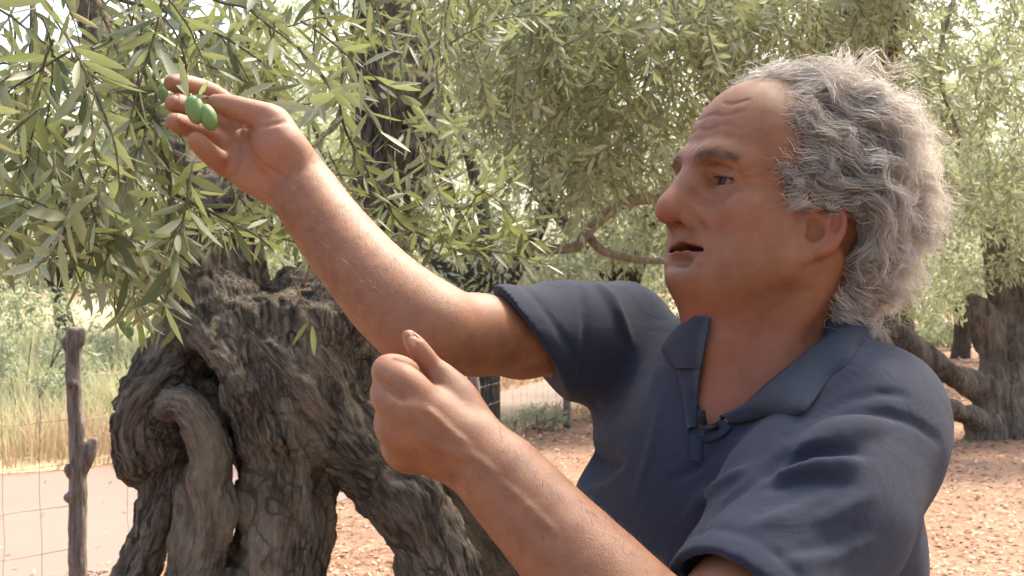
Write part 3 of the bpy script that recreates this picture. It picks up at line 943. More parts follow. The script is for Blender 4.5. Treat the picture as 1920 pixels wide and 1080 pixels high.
def build_hair(person, V):
    rng = np.random.default_rng(5)
    l = lall = head_local(V)
    l = l[hair_mask(l)]
    ncl, per, st = 720, 32, 16
    # clump roots spread evenly
    roots = l[rng.choice(len(l), ncl * 6)]
    keep = []
    for r_ in roots:
        if all(np.sum((r_ - k_) ** 2) > 0.0056 ** 2 for k_ in keep):
            keep.append(r_)
        if len(keep) >= ncl: break
    cr = np.array(keep); ncl = len(cr)
    cn = (cr - np.array([-0.004, 0, 0.045])) / np.array([0.1, 0.078, 0.095]) ** 2
    cn /= np.linalg.norm(cn, axis=1, keepdims=True)
    back = np.array([-1.0, 0, 0.0])
    zc = cr[:, 2]; xc = cr[:, 0]
    top = np.clip((zc - 0.07) / 0.07, 0, 1)
    front = np.clip((xc + 0.01) / 0.05, 0, 1)
    Lc = 0.086 + 0.026 * rng.random(ncl) + 0.018 * top - 0.034 * front * (1 - top)
    Lc = np.where((zc < 0.035) & (xc > 0.0), 0.012 + 0.010 * rng.random(ncl), Lc)
    Lc *= np.interp(zc, [-0.07, -0.02, 0.03, 0.08], [0.50, 0.62, 0.85, 1.0])
    xe = np.interp(zc, [-0.09, -0.03, 0.0, 0.02, 0.045, 0.08, 0.115, 0.128, 0.15], [-0.030, -0.024, 0.000, 0.040, 0.050, 0.047, 0.042, 0.050, 0.066])
    edge = np.clip((xe - xc) / 0.022, 0, 1)
    Lc *= 0.38 + 0.62 * edge
    lift = 0.000 + 0.008 * np.clip((-xc + 0.02) / 0.08, 0, 1) + 0.012 * top + 0.010 * rng.random(ncl)
    d0 = cn * (0.42 + 0.34 * top * np.clip((xc + 0.06) / 0.05, 0, 1) + 0.16 * np.clip(-xc / 0.08, 0, 1))[:, None] + back * (0.55 + 0.55 * front + 0.5 * top)[:, None]
    d0 += rng.normal(0, 0.34, (ncl, 3))
    d0[:, 2] -= 0.25 * (1 - top)
    d0 /= np.linalg.norm(d0, axis=1, keepdims=True)
    grav = HEAD_M.T @ np.array([0, 0, -1.0])
    turns = 1.1 + 1.5 * rng.random(ncl)
    amp = 0.0055 + 0.0080 * rng.random(ncl) - 0.003 * front
    ph = rng.random(ncl) * 6.28
    hand = np.where(rng.random(ncl) < 0.5, -1, 1)
    drop = 0.10 + 0.10 * rng.random(ncl)
    drop = drop * (1 - 0.35 * top)
    # strands
    N = ncl * per
    ci = np.repeat(np.arange(ncl), per)
    jit = rng.normal(0, 1, (N, 3)) * (0.0042 + 0.004 * (1 - edge[ci]))[:, None]
    p = cr[ci] + jit
    p = push_out(p, np.full(N, -0.0045))
    d = d0[ci] + rng.normal(0, 0.16, (N, 3))
    L = Lc[ci] * (0.72 + 0.42 * rng.random(N))
    stray = rng.random(N) < 0.06
    L = np.where(stray, L * 1.05, L)
    phs = ph[ci] + rng.normal(0, 0.22, N) + np.where(stray, rng.random(N) * 6, 0)
    am = amp[ci] * (0.8 + 0.4 * rng.random(N)) * np.where(stray, 1.4, 1)
    tu = turns[ci] * (0.9 + 0.2 * rng.random(N))
    base = np.empty((N, st, 3)); base[:, 0] = p
    for k in range(1, st):
        f = k / (st - 1)
        d = d + grav * (drop[ci] * (0.6 + 1.2 * f))[:, None] + back * 0.035
        d /= np.linalg.norm(d, axis=1, keepdims=True)
        p = p + d * (L / (st - 1))[:, None]
        p = push_out(p, lift[ci] * min(1, f * 2.2) - 0.002 + 0.004 * rng.random(N))
        base[:, k] = p
    T = np.gradient(base, axis=1); T /= np.linalg.norm(T, axis=2, keepdims=True) + 1e-9
    n0 = cn[ci][:, None, :]
    A = np.cross(T, n0); A /= np.linalg.norm(A, axis=2, keepdims=True) + 1e-9
    B = np.cross(T, A)
    f = np.linspace(0, 1, st)[None, :]
    ang = phs[:, None] + hand[ci][:, None] * tu[:, None] * 6.283 * f ** 1.2
    ramp = am[:, None] * np.clip(f * 1.6, 0, 1)
    path = base + (ramp * np.cos(ang))[..., None] * A + (ramp * np.sin(ang) * 0.8)[..., None] * B
    # draw strands of a lock together along their length
    mean = path.reshape(ncl, per, st, 3).mean(1)[ci]
    path = path + (mean - path) * (0.66 * np.clip(f * 1.6, 0, 1) * np.where(stray, 0, 1)[:, None])[..., None]
    # neighbouring locks wave together
    for a_ in range(3):
        path[..., a_] += 0.0075 * np.clip(f * 2 - 0.15, 0, 1) * vnoise(path * 34.0, 40 + a_) + 0.0025 * np.clip(f * 2 - 0.15, 0, 1) * vnoise(path * 95.0, 60 + a_)
    # keep the hair off the ear and face
    x, y, z = path[..., 0], path[..., 1], path[..., 2]
    earz = np.exp(-(((x + 0.006) / 0.030) ** 2 + ((z + 0.004) / 0.030) ** 2)) * (np.abs(y) > 0.055)
    path[..., 0] -= 0.040 * earz
    path[..., 2] += 0.014 * earz
    path = path @ HEAD_M.T + HEAD_C
    fade = np.clip((1 - f) * 3, 0.35, 1)
    rad = (0.00016 + 0.00016 * rng.random(N))[:, None] * fade
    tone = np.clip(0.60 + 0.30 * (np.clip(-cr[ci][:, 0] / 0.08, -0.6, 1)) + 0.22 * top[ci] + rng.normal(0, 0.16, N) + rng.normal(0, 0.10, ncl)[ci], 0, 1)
    Vh, Qh, th = ribbons(path, rad, tone)
    me = mesh_np('hair', Vh, Qh)
    fattr(me, 'tone', th)
    obj('hair', me, hair_material('grey_hair', (0.165, 0.150, 0.134), (0.76, 0.70, 0.63)), person)
    # lashes
    for y in (-1, 1):
        n = 60
        t = rng.random(n)
        yy = y * (0.0205 + 0.0245 * t); zz = 0.0285 + 0.0012 * np.sin(t * 3.1) - 0.002 * t
        hv = lall[(lall[:, 0] > 0.05) & (lall[:, 2] > 0.015) & (lall[:, 2] < 0.04)]
        pts = np.array([(hv[np.argmin((hv[:, 1] - a_) ** 2 + (hv[:, 2] - b_) ** 2), 0], a_, b_) for a_, b_ in zip(yy, zz)])
        dirs = np.stack([np.full(n, 0.8), y * (0.1 + 0.6 * t), -0.35 + rng.normal(0, 0.2, n)], -1)
        f4 = np.linspace(0, 1, 4)[None, :, None]
        path = pts[:, None, :] + dirs[:, None, :] * f4 * 0.0045 + np.array([0, 0, 0.0022]) * f4 ** 2
        Vb, Qb, tb = strands(path @ HEAD_M.T + HEAD_C, np.full((n, 4), 0.00016) * np.array([1, 1, 0.8, 0.3]), rng.random(n))
        me = mesh_np('eyelashes', Vb, Qb); fattr(me, 'tone', tb)
        obj('eyelashes', me, hair_material('lash_hair', (0.03, 0.022, 0.018), (0.08, 0.06, 0.05)), person)
    # eyebrows
    for y in (-1, 1):
        n = 210
        t = rng.random(n)
        yy = y * (0.010 + 0.040 * t); zz = 0.0425 + 0.0045 * np.sin(t * 2.4) + rng.normal(0, 0.0036, n) * (1 - 0.3 * t)
        hv = lall[(lall[:, 0] > 0.04) & (lall[:, 2] > 0.02) & (lall[:, 2] < 0.08)]
        pts = [(hv[np.argmin((hv[:, 1] - a_) ** 2 + (hv[:, 2] - b_) ** 2), 0], a_, b_) for a_, b_ in zip(yy, zz)]
        pts = np.array(pts)
        dirs = np.stack([-0.15 - 0.45 * t + rng.normal(0, .12, n), y * (0.8 + 0.3 * t), 0.40 - 0.7 * t + rng.normal(0, 0.25, n)], -1)
        dirs /= np.linalg.norm(dirs, axis=1, keepdims=True)
        f4 = np.linspace(0, 1, 4)[None, :, None]
        path = pts[:, None, :] + dirs[:, None, :] * f4 * (0.006 + 0.004 * rng.random(n))[:, None, None]
        path[..., 0] += 0.0008
        path = path @ HEAD_M.T + HEAD_C
        Vb, Qb, tb = strands(path, np.full((n, 4), 0.00016) * np.array([1, 1, 0.8, 0.3]), rng.random(n))
        me = mesh_np('eyebrow', Vb, Qb)
        fattr(me, 'tone', tb)
        obj('eyebrow', me, hair_material('brow_hair', (0.16, 0.115, 0.085), (0.44, 0.365, 0.29)), person)

# ------------------------------------------------------------------ clothes
CUFF_R = P(1000, 654, 1.185)
def build_shirt_sdf(plain=False):
    s = Sdf()
    s.ell((0.018, -0.008, -0.175), (0.132, 0.184, 0.200), 0.0, frame=TF)
    s.ell((0.036, -0.006, -0.42), (0.142, 0.184, 0.28), 0.06, frame=TF)
    s.cap((0.0, -0.12, -0.030), (0.0, 0.12, -0.036), 0.063, None, 0.04, frame=TF)
    for y in (-1, 1):
        s.cap((-0.015, 0.0, 0.040), (0.0, y * 0.13, -0.030), 0.046, 0.050, 0.03, frame=TF)
    # sleeves
    ax = unit(R_EL - R_SH)
    s.chain([R_SH - 0.01 * ax, R_SH + 0.07 * ax, R_SH + 0.20 * ax], [0.060, 0.049, 0.0435], 0.03)
    s.cap(R_SH + 0.05 * ax + np.array([0, 0, -0.020]), R_SH + 0.20 * ax + np.array([0, 0, -0.016]), 0.048, 0.0455, 0.03)   # slack under the arm
    ax2 = unit(L_EL - L_SH)
    s.chain([L_SH - 0.005 * ax2, L_SH + 0.10 * ax2, L_SH + 0.30 * ax2], [0.074, 0.071, 0.065], 0.04)
    if plain: return s
    # hems
    nR = unit([-0.80, -0.16, -0.58]); nL = unit(ax2 + np.array([-0.14, 0.0, 0.12]))
    cL = L_SH + 0.248 * ax2
    s.hems = [(CUFF_R, nR), (cL, nL)]
    for c, n in ((CUFF_R, nR), (cL, nL)):
        c32, n32 = c.astype(np.float32), n.astype(np.float32)
        def fn(x, y, z, c=c32, n=n32):
            dx, dy, dz = x - c[0], y - c[1], z - c[2]
            return np.maximum(-(dx * n[0] + dy * n[1] + dz * n[2]), np.sqrt(dx * dx + dy * dy + dz * dz) - np.float32(0.15))
        s.add(fn, c - 0.15, c + 0.15, 0.0, 's')
    s.cap(R_SH + 0.13 * ax + np.array([0, 0, -0.008]), R_SH + 0.30 * ax + np.array([0, 0, -0.012]), 0.0405, 0.0415, 0.0, 's')
    s.cap(L_SH + 0.226 * ax2, L_SH + 0.38 * ax2, 0.0575, 0.0575, 0.0, 's')
    return s

SHIRT0 = build_shirt_sdf(True)

def on_shirt(px, py, off=0.0):
    d = SHIRT0.hit(px, py)
    return P(px, py, (d if d else 1.15) - off)

def build_shirt():
    s = build_shirt_sdf()
    # neck opening and V
    nb = T_C + T_M @ np.array([0.004, 0, 0.085])
    s.cap(nb + np.array([0, 0, 0.05]), nb, 0.072, 0.070, 0.006, 's')
    vp = [on_shirt(1438, 622), on_shirt(1390, 700), on_shirt(1352, 755), on_shirt(1318, 802)]
    s.chain(vp, [0.056, 0.038, 0.021, 0.006], 0.005, 's', n=3)
    # folds: positive radius = ridge, negative = groove
    F = [
        (-5, [(1762, 822), (1700, 785), (1640, 772), (1570, 790), (1510, 826), (1460, 862), (1435, 890)]),
        (8, [(1660, 800), (1580, 812), (1500, 852)]),
        (6, [(1610, 868), (1530, 872), (1462, 892)]),
        (-5, [(1620, 846), (1530, 852), (1470, 872)]),
        (-4, [(1600, 905), (1520, 900), (1440, 915)]),
        (5, [(1400, 880), (1340, 920), (1290, 975)]),
        (-4, [(1410, 905), (1350, 950), (1310, 1000)]),
        (-4, [(1345, 845), (1300, 880), (1250, 905)]),
        (3, [(1240, 760), (1225, 840), (1195, 930)]),
        (-3.0, [(1076, 520), (1092, 560), (1096, 640), (1086, 716)]),
        (5, [(1120, 530), (1150, 570), (1180, 640)]),
        (5, [(1620, 640), (1590, 700), (1520, 760)]),
        (-4, [(1700, 740), (1640, 735), (1560, 760), (1480, 820)]),
        (4, [(1640, 925), (1560, 965), (1460, 1000)]),
        (-3, [(1620, 985), (1540, 1020), (1450, 1040)]),
        (3, [(1640, 1010), (1560, 1045), (1480, 1060)]),
        (4, [(1560, 930), (1480, 970), (1420, 990)]),
    ]
    for r_, pts in F:
        q = catmull(np.asarray(pts, float), 5)
        w = np.array([on_shirt(a, b, 0.0) for a, b in q])
        rr = abs(r_) * 0.001
        tp = np.sin(np.linspace(0.25, np.pi - 0.25, len(w))) * rr
        if r_ > 0:
            rr *= 0.8
            n = np.array([0, 1.0, 0]) * rr * 0.55
            s.chain(w + n, tp * 0.9, rr * 2.2)
        else:
            s.chain(w - np.array([0, 1.0, 0]) * rr * 0.15, tp * 0.55, rr * 1.5, 's')
    def crumple(x, y, z):
        p = np.stack([x, y, z], -1)
        return (0.0016 * fbm(p * np.array([16, 16, 9.0]), 2, 3)).astype(np.float32)
    s.add(crumple, (0, 0, 0), (0, 0, 0), 0, 'd')
    for c, n in s.hems:
        c32, n32 = c.astype(np.float32), n.astype(np.float32)
        def hem(x, y, z, c=c32, n=n32):
            dx, dy, dz = x - c[0], y - c[1], z - c[2]
            h = dx * n[0] + dy * n[1] + dz * n[2]
            r = np.sqrt(dx * dx + dy * dy + dz * dz)
            return (0.0022 * np.exp(-((h + 0.022) / 0.0032) ** 2) * (r < 0.11)).astype(np.float32)
        s.add(hem, (0, 0, 0), (0, 0, 0), 0, 'd')
    return s

def patch(A, B, nu=10, nv=6, bulge=0.0, thick=0.0022, up=None):
    """A cloth strip between two edge curves, with thickness."""
    A = catmull(np.asarray(A, float), nu); B = catmull(np.asarray(B, float), nu)
    n = len(A)
    v = np.linspace(0, 1, nv)[None, :, None]
    S = A[:, None, :] * (1 - v) + B[:, None, :] * v
    N = np.cross(np.gradient(S, axis=0), np.gradient(S, axis=1))
    N /= np.linalg.norm(N, axis=2, keepdims=True) + 1e-9
    N = np.where((N[..., 1:2] > 0), -N, N)             # face the camera side
    S = S + N * bulge * np.sin(v * np.pi)
    T = S - N * thick
    V = np.concatenate([S.reshape(-1, 3), T.reshape(-1, 3)])
    i = np.arange(n - 1)[:, None] * nv; j = np.arange(nv - 1)[None, :]
    q = np.stack([i + j, i + nv + j, i + nv + j + 1, i + j + 1], -1).reshape(-1, 4)
    off = n * nv
    Q = [q, q[:, ::-1] + off]
    for e in (np.arange(n) * nv, np.arange(n) * nv + nv - 1):
        Q.append(np.stack([e[:-1], e[1:], e[1:] + off, e[:-1] + off], 1))
    for e in (np.arange(nv), (n - 1) * nv + np.arange(nv)):
        Q.append(np.stack([e[:-1], e[1:], e[1:] + off, e[:-1] + off], 1))
    return V, np.concatenate(Q)

def cloth_material(name, dark, light, worn=True):
    m = Mat(name)
    co = m.coord((1, 1, 1))
    n = m.noise(7, 3, vec=co)
    col = m.mix(n, dark, light)
    w = m.n('ShaderNodeTexWave', wave_type='BANDS', bands_direction='DIAGONAL')
    w.inputs['Scale'].default_value = 420
    w.inputs['Distortion'].default_value = 1.5
    m.l(co, w.inputs['Vector'])
    fine = m.noise(900, 2, vec=co)
    col = m.mix(m.math('MULTIPLY', fine, 0.25), col, tuple(c * 1.9 for c in light))
    m.base(col, 0.88, 0.18)
    m.b.inputs['Sheen Weight'].default_value = 0.15
    m.b.inputs['Sheen Roughness'].default_value = 0.5
    m.b.inputs['Sheen Tint'].default_value = (0.66, 0.66, 0.72, 1)
    h = m.math('ADD', m.math('MULTIPLY', fine, 0.10), m.math('MULTIPLY', w.outputs['Fac'], 0.06))
    wr = m.noise(13, 3, 0.5, vec=m.coord((1.0, 1.0, 1.7), (0.3, 0.5, 0.6)), dist=1.6)
    m.bump(m.math('ADD', h, wr), 0.55, 0.008)
    return m.m

def ring_tube(parent, name, mat, c, n, sdf, r=0.0012, rad=0.11, side=None):
    pass

def build_clothes(person):
    navy = cloth_material('navy_cotton', (0.0145, 0.0180, 0.0320), (0.0220, 0.0270, 0.0450))
    collar_m = cloth_material('collar_rib', (0.0140, 0.0190, 0.0310), (0.0210, 0.0275, 0.0420))
    s = build_shirt()
    V, Q = s.mesh('polo_shirt', 0.0034, smooth=3, lo=(-0.1, 0.8, 0.95), hi=(0.6, 1.5, 1.65))
    me = mesh_np('polo_shirt', V, Q)
    shirt = obj('polo_shirt', me, navy, person)
    sk = lambda px, py, off=0.006: P(px, py, (SKIN.hit(px, py) or 1.15) - off)
    sh = lambda px, py, off=0.006: on_shirt(px, py, off)
    # far collar flap
    A = [sk(1330, 596, 0.012), sk(1322, 640, 0.012), sk(1312, 690, 0.010)]
    B = [sh(1286, 596, 0.010), sh(1240, 648, 0.012), sh(1266, 692, 0.012)]
    V, Q = patch(A, B, 10, 8, 0.006)
    obj('collar', mesh_np('collar', V, Q), collar_m, shirt)
    # near collar flap, from the nape round to the V
    A = [sk(1600, 585, 0.016), sk(1560, 618, 0.020), sk(1500, 668, 0.020), sk(1440, 716, 0.018), sk(1396, 756, 0.014), sk(1350, 786, 0.010)]
    B = [sh(1640, 634, 0.014), sh(1600, 668, 0.014), sh(1552, 712, 0.014), sh(1500, 772, 0.016), sh(1440, 778, 0.014), sh(1372, 792, 0.010)]
    V, Q = patch(A, B, 8, 8, 0.007)
    obj('collar', mesh_np('collar', V, Q), collar_m, shirt)
    # placket strips down to the V
    A = [sk(1312, 690, 0.010), sk(1306, 745, 0.009), sh(1304, 800, 0.004)]
    B = [sh(1266, 690, 0.006), sh(1280, 745, 0.006), sh(1288, 806, 0.005)]
    V, Q = patch(A, B, 8, 5, 0.003)
    obj('placket', mesh_np('placket', V, Q), collar_m, shirt)
    A = [sk(1350, 786, 0.006), sk(1332, 800, 0.006), sh(1318, 812, 0.004)]
    B = [sh(1372, 800, 0.006), sh(1350, 818, 0.006), sh(1322, 830, 0.005)]
    V, Q = patch(A, B, 8, 5, 0.002)
    obj('placket', mesh_np('placket', V, Q), collar_m, shirt)
    A = [sh(1290, 808, 0.004), sh(1290, 836, 0.003), sh(1288, 858, 0.002)]
    B = [sh(1318, 826, 0.004), sh(1316, 848, 0.003), sh(1314, 868, 0.002)]
    V, Q = patch(A, B, 8, 5, 0.001)
    obj('placket', mesh_np('placket', V, Q), navy, shirt)
    # trousers and shoes below the picture
    tr = Sdf()
    hip = T_C + T_M @ np.array([0.02, 0, -0.62])
    tr.ell(hip, (0.17, 0.17, 0.16), 0.0)
    for y in (-1, 1):
        h0 = T_C + T_M @ np.array([0.01, y * 0.085, -0.68]); kn = T_C + T_M @ np.array([0.05, y * 0.11, -1.0]); an = T_C + T_M @ np.array([0.01, y * 0.12, -1.38])
        kn[2] = 0.49; an[2] = 0.10
        tr.chain([h0, kn, an], [0.092, 0.068, 0.058], 0.04, n=3)
    V, Q = tr.mesh('trousers', 0.012, smooth=2)
    obj('trousers', mesh_np('trousers', V, Q), cloth_material('beige_trousers', (0.20, 0.16, 0.11), (0.26, 0.21, 0.15)), person)
    lm = Mat('shoe_leather'); lm.base(lm.mix(lm.noise(30), (0.06, 0.035, 0.02), (0.10, 0.06, 0.035)), 0.55)
    for y in (-1, 1):
        an = T_C + T_M @ np.array([0.01, y * 0.12, 0]); an[2] = 0.0
        f = Sdf()
        fr = (an, T_M)
        f.ell((0.00, 0, 0.050), (0.055, 0.043, 0.065), 0.0, frame=fr)
        f.ell((0.09, 0, 0.034), (0.105, 0.046, 0.042), 0.03, frame=fr)
        f.cap((-0.035, 0, 0.014), (0.165, 0, 0.014), 0.040, 0.042, 0.01, frame=fr, flat=(0, 0, 1), fs=0.32)
        V, Q = f.mesh('shoe', 0.008, smooth=1)
        V[:, 2] = np.maximum(V[:, 2], 0.001)
        obj('shoe', mesh_np('shoe', V, Q), lm.m, person)
# ------------------------------------------------------------------ ground, road, litter, grass
def ground_material():
    m = Mat('leaf_litter_ground')
    co = m.coord((1, 1, 1))
    big = m.noise(0.35, 3, vec=co)
    mid = m.noise(2.2, 4, vec=co)
    fine = m.noise(26, 5, 0.7, vec=co)
    vor = m.n('ShaderNodeTexVoronoi'); vor.inputs['Scale'].default_value = 34
    m.l(co, vor.inputs['Vector'])
    c = m.mix(fine, (0.105, 0.056, 0.034), (0.235, 0.150, 0.098))
    c = m.mix(m.ramp(mid, [(0.4, (0, 0, 0)), (0.7, (1, 1, 1))]), c, (0.215, 0.135, 0.088))
    c = m.mix(m.math('MULTIPLY', m.ramp(big, [(0.45, (0, 0, 0)), (0.65, (1, 1, 1))]), 0.5), c, (0.26, 0.178, 0.122))
    c = m.mix(m.math('MULTIPLY', vor.outputs['Color'], 0.25), c, (0.14, 0.07, 0.045))
    m.base(c, 0.95, 0.1)
    m.bump(m.math('ADD', fine, vor.outputs['Distance']), 0.6, 0.02)
    return m.m

def road_material():
    m = Mat('dirt_road')
    co = m.coord((1, 1, 1))
    a = m.noise(0.8, 4, vec=co); b = m.noise(30, 4, 0.65, vec=co)
    c = m.mix(a, (0.155, 0.119, 0.098), (0.190, 0.150, 0.126))
    c = m.mix(m.math('MULTIPLY', b, 0.35), c, (0.13, 0.094, 0.074))
    m.base(c, 0.95, 0.1)
    m.bump(b, 0.35, 0.01)
    return m.m

def sheet(name, x0, x1, y0, y1, nx, ny, zf):
    X, Y = np.meshgrid(np.linspace(x0, x1, nx), np.linspace(y0, y1, ny), indexing='ij')
    V = np.stack([X, Y, zf(X, Y)], -1).reshape(-1, 3)
    i = np.arange(nx - 1)[:, None] * ny; j = np.arange(ny - 1)[None, :]
    Q = np.stack([i + j, i + ny + j, i + ny + j + 1, i + j + 1], -1).reshape(-1, 4)
    return mesh_np(name, V, Q)

# the road runs from the near left to the far middle
ROAD_NEAR = [(-14.0, 3.3), (-6.0, 4.1), (-3.2, 5.2), (-1.75, 7.3), (-1.05, 8.9), (-0.5, 10.6), (0.2, 13.2), (1.4, 17.0), (4.5, 24.0), (9.0, 33.0)]
ROAD_FAR = [(-14.0, 8.6), (-8.0, 8.9), (-5.0, 9.3), (-3.6, 10.0), (-2.7, 11.2), (-1.8, 13.0), (-0.5, 16.5), (0.9, 20.5), (3.8, 28.0), (8.0, 37.0)]
def road_side(x, y):
    """> 0 beyond the road's far edge, < 0 on its near side, 0 on it."""
    fy = np.interp(x, [p[0] for p in ROAD_FAR], [p[1] for p in ROAD_FAR])
    ny = np.interp(x, [p[0] for p in ROAD_NEAR], [p[1] for p in ROAD_NEAR])
    return np.where(y > fy, y - fy, np.where(y < ny, y - ny, 0.0))

def build_setting():
    g = sheet('ground', -150, 150, -40, 320, 61, 73, lambda X, Y: 0 * X)
    tag(obj('ground', g, ground_material()), kind='structure')
    A = catmull(np.array([(x, y, 0.004) for x, y in ROAD_NEAR]), 5); B = catmull(np.array([(x, y, 0.004) for x, y in ROAD_FAR]), 5)
    n = len(A); nv = 7
    rng = np.random.default_rng(2)
    v = np.linspace(0, 1, nv)[None, :, None]
    S = A[:, None, :] * (1 - v) + B[:, None, :] * v
    S[:, 0, :2] += rng.normal(0, 0.06, (n, 2)); S[:, -1, :2] += rng.normal(0, 0.06, (n, 2))
    i = np.arange(n - 1)[:, None] * nv; j = np.arange(nv - 1)[None, :]
    Q = np.stack([i + j, i + j + 1, i + nv + j + 1, i + nv + j], -1).reshape(-1, 4)
    tag(obj('road', mesh_np('road', S.reshape(-1, 3), Q[:, ::-1]), road_material()), kind='structure')
    Bf = np.array([(x - 0.08 * (y - 8), y + 0.02, 0.004) for x, y in ROAD_FAR]); far = np.array([(x * 5.5 - 8, 150.0, 0.004) for x, y in ROAD_FAR])
    t = np.linspace(0, 1, 8)[None, :, None] ** 2
    S = Bf[:, None, :] * (1 - t) + far[:, None, :] * t
    n = len(Bf); i = np.arange(n - 1)[:, None] * 8; j = np.arange(7)[None, :]
    Q = np.stack([i + j, i + 8 + j, i + 9 + j, i + j + 1], -1).reshape(-1, 4)
    fm = Mat('straw_field'); fco = fm.coord((1, 1, 1))
    fm.base(fm.mix(fm.noise(0.6, 4, vec=fco), (0.22, 0.17, 0.10), (0.34, 0.28, 0.17)), 0.95, 0.1)
    tag(obj('field', mesh_np('field', S.reshape(-1, 3), Q), fm.m), kind='structure')
    # fallen leaves
    N = 42000
    px = rng.uniform(-100, 2050, N); py = 540 + 60 * (540 / 60 * 1.25) ** (0.15 + 0.85 * rng.random(N))
    d = CAM_H * FPX / (py - 540)
    x = (px - 960) / FPX * d; y = d
    ok = (road_side(x, y) < 0.1) & (y < 30)
    x, y = x[ok], y[ok]; N = len(x)
    onroad = (road_side(x, y) == 0)
    keep = ~onroad | (rng.random(N) < 0.04)
    x, y = x[keep], y[keep]; N = len(x)
    base = np.stack([x, y, 0.006 + 0.016 * rng.random(N) ** 2], -1)
    az = rng.random(N) * 6.283
    dr = np.stack([np.cos(az), np.sin(az), rng.normal(0, 0.25, N)], -1)
    nm = np.stack([rng.normal(0, 0.45, N), rng.normal(0, 0.45, N), np.ones(N)], -1)
    L = rng.uniform(0.035, 0.065, N) * np.clip(y / 9, 1, 2.2); W = L * rng.uniform(0.22, 0.36, N)
    V, Qd = leaf_quads(base, dr, nm, L, W)
    me = mesh_np('fallen_leaves', V, Qd, smooth=False)
    fattr(me, 'tone', np.repeat(rng.random(N), 4))
    m = Mat('dry_leaf')
    m.base(m.ramp(m.attr('tone'), [(0.0, (0.09, 0.04, 0.025)), (0.35, (0.22, 0.105, 0.065)), (0.7, (0.38, 0.23, 0.16)), (1.0, (0.48, 0.34, 0.25))]), 0.85, 0.2)
    tag(obj('fallen_leaves', me, m.m), 'reddish brown fallen leaves littering the ground under the olive trees', 'leaf litter', kind='stuff')
    # dry grass beyond the road and along its verge
    N = 52000
    px = rng.uniform(-250, 1250, N)
    t = rng.random(N)
    y = 8.5 + 22 * t ** 1.5
    x = (px - 960) / FPX * y
    rs = road_side(x, y)
    dens = fbm(np.stack([x * 0.6, y * 0.6, 0 * x], -1), 3, 9)
    ok = (rs > 0.02) & (rng.random(N) < 0.75 + 0.5 * dens)
    verge = (rs < 0) & (rs > -0.8) & (y > 9.5) & (rng.random(N) < 0.35)
    ok |= verge
    x, y, rs, dens = x[ok], y[ok], rs[ok], dens[ok]; N = len(x)
    h = np.clip(0.16 + 0.55 * np.clip(rs / 3.0, 0, 1) + 0.18 * dens, 0.08, 1.0) * rng.uniform(0.6, 1.25, N)
    h = np.where(rs < 0, 0.22 * rng.uniform(0.5, 1.2, N), h)
    az = rng.random(N) * 6.283
    lean = rng.normal(0, 0.22, (N, 2))
    w = rng.uniform(0.004, 0.009, N) * np.clip(y / 10, 1, 2.2)
    side = np.stack([np.cos(az), np.sin(az), 0 * az], -1) * w[:, None]
    b0 = np.stack([x, y, 0 * x], -1)
    mid = b0 + np.stack([lean[:, 0] * h * 0.35, lean[:, 1] * h * 0.35, h * 0.6], -1)
    tip = b0 + np.stack([lean[:, 0] * h, lean[:, 1] * h, h], -1)
    V = np.stack([b0 - side, b0 + side, mid + side * 0.8, mid - side * 0.8, tip], 1).reshape(-1, 3)
    k = np.arange(N)[:, None] * 5
    me = mesh_np('dry_grass', V, [k + np.array([[0, 1, 2, 3]]), k + np.array([[3, 2, 4]])], smooth=False)
    green = np.clip(0.5 + 0.9 * fbm(np.stack([x * 0.35, y * 0.35, 0 * x], -1), 2, 21) + 0.45 * (rs - 0.6), 0, 1) * (rs > 0)
    fattr(me, 'tone', np.repeat(np.clip(green + rng.normal(0, 0.12, N), 0, 1), 5))
    m = Mat('dry_grass_blade')
    col = m.ramp(m.attr('tone'), [(0.0, (0.40, 0.28, 0.18)), (0.3, (0.50, 0.41, 0.26)), (0.6, (0.50, 0.46, 0.29)), (1.0, (0.45, 0.45, 0.27))])
    m.base(col, 0.8, 0.2)
    tr = m.n('ShaderNodeBsdfTranslucent'); m.l(col, tr.inputs[0])
    mx = m.n('ShaderNodeMixShader'); mx.inputs[0].default_value = 0.35
    m.l(m.b.outputs[0], mx.inputs[1]); m.l(tr.outputs[0], mx.inputs[2]); m.l(mx.outputs[0], m.out.inputs[0])
    tag(obj('dry_grass', me, m.m), 'tall dry yellow grass standing in the field beyond the road', 'grass', kind='stuff')

# ------------------------------------------------------------------ leaves
def orient(dr, nm):
    dr = dr / (np.linalg.norm(dr, axis=1, keepdims=True) + 1e-9)
    s = np.cross(nm, dr); s /= np.linalg.norm(s, axis=1, keepdims=True) + 1e-9
    n = np.cross(dr, s)
    return dr, s, n

def leaf_quads(base, dr, nm, L, W):
    """Flat four-point leaves (far ones)."""
    d, s, n = orient(dr, nm)
    L = L[:, None]; W = W[:, None]
    V = np.stack([base, base + d * L * 0.48 + s * W * 0.5 + n * L * 0.02, base + d * L, base + d * L * 0.48 - s * W * 0.5 + n * L * 0.02], 1).reshape(-1, 3)
    k = np.arange(len(base))[:, None] * 4
    return V, k + np.array([[0, 1, 2, 3]])

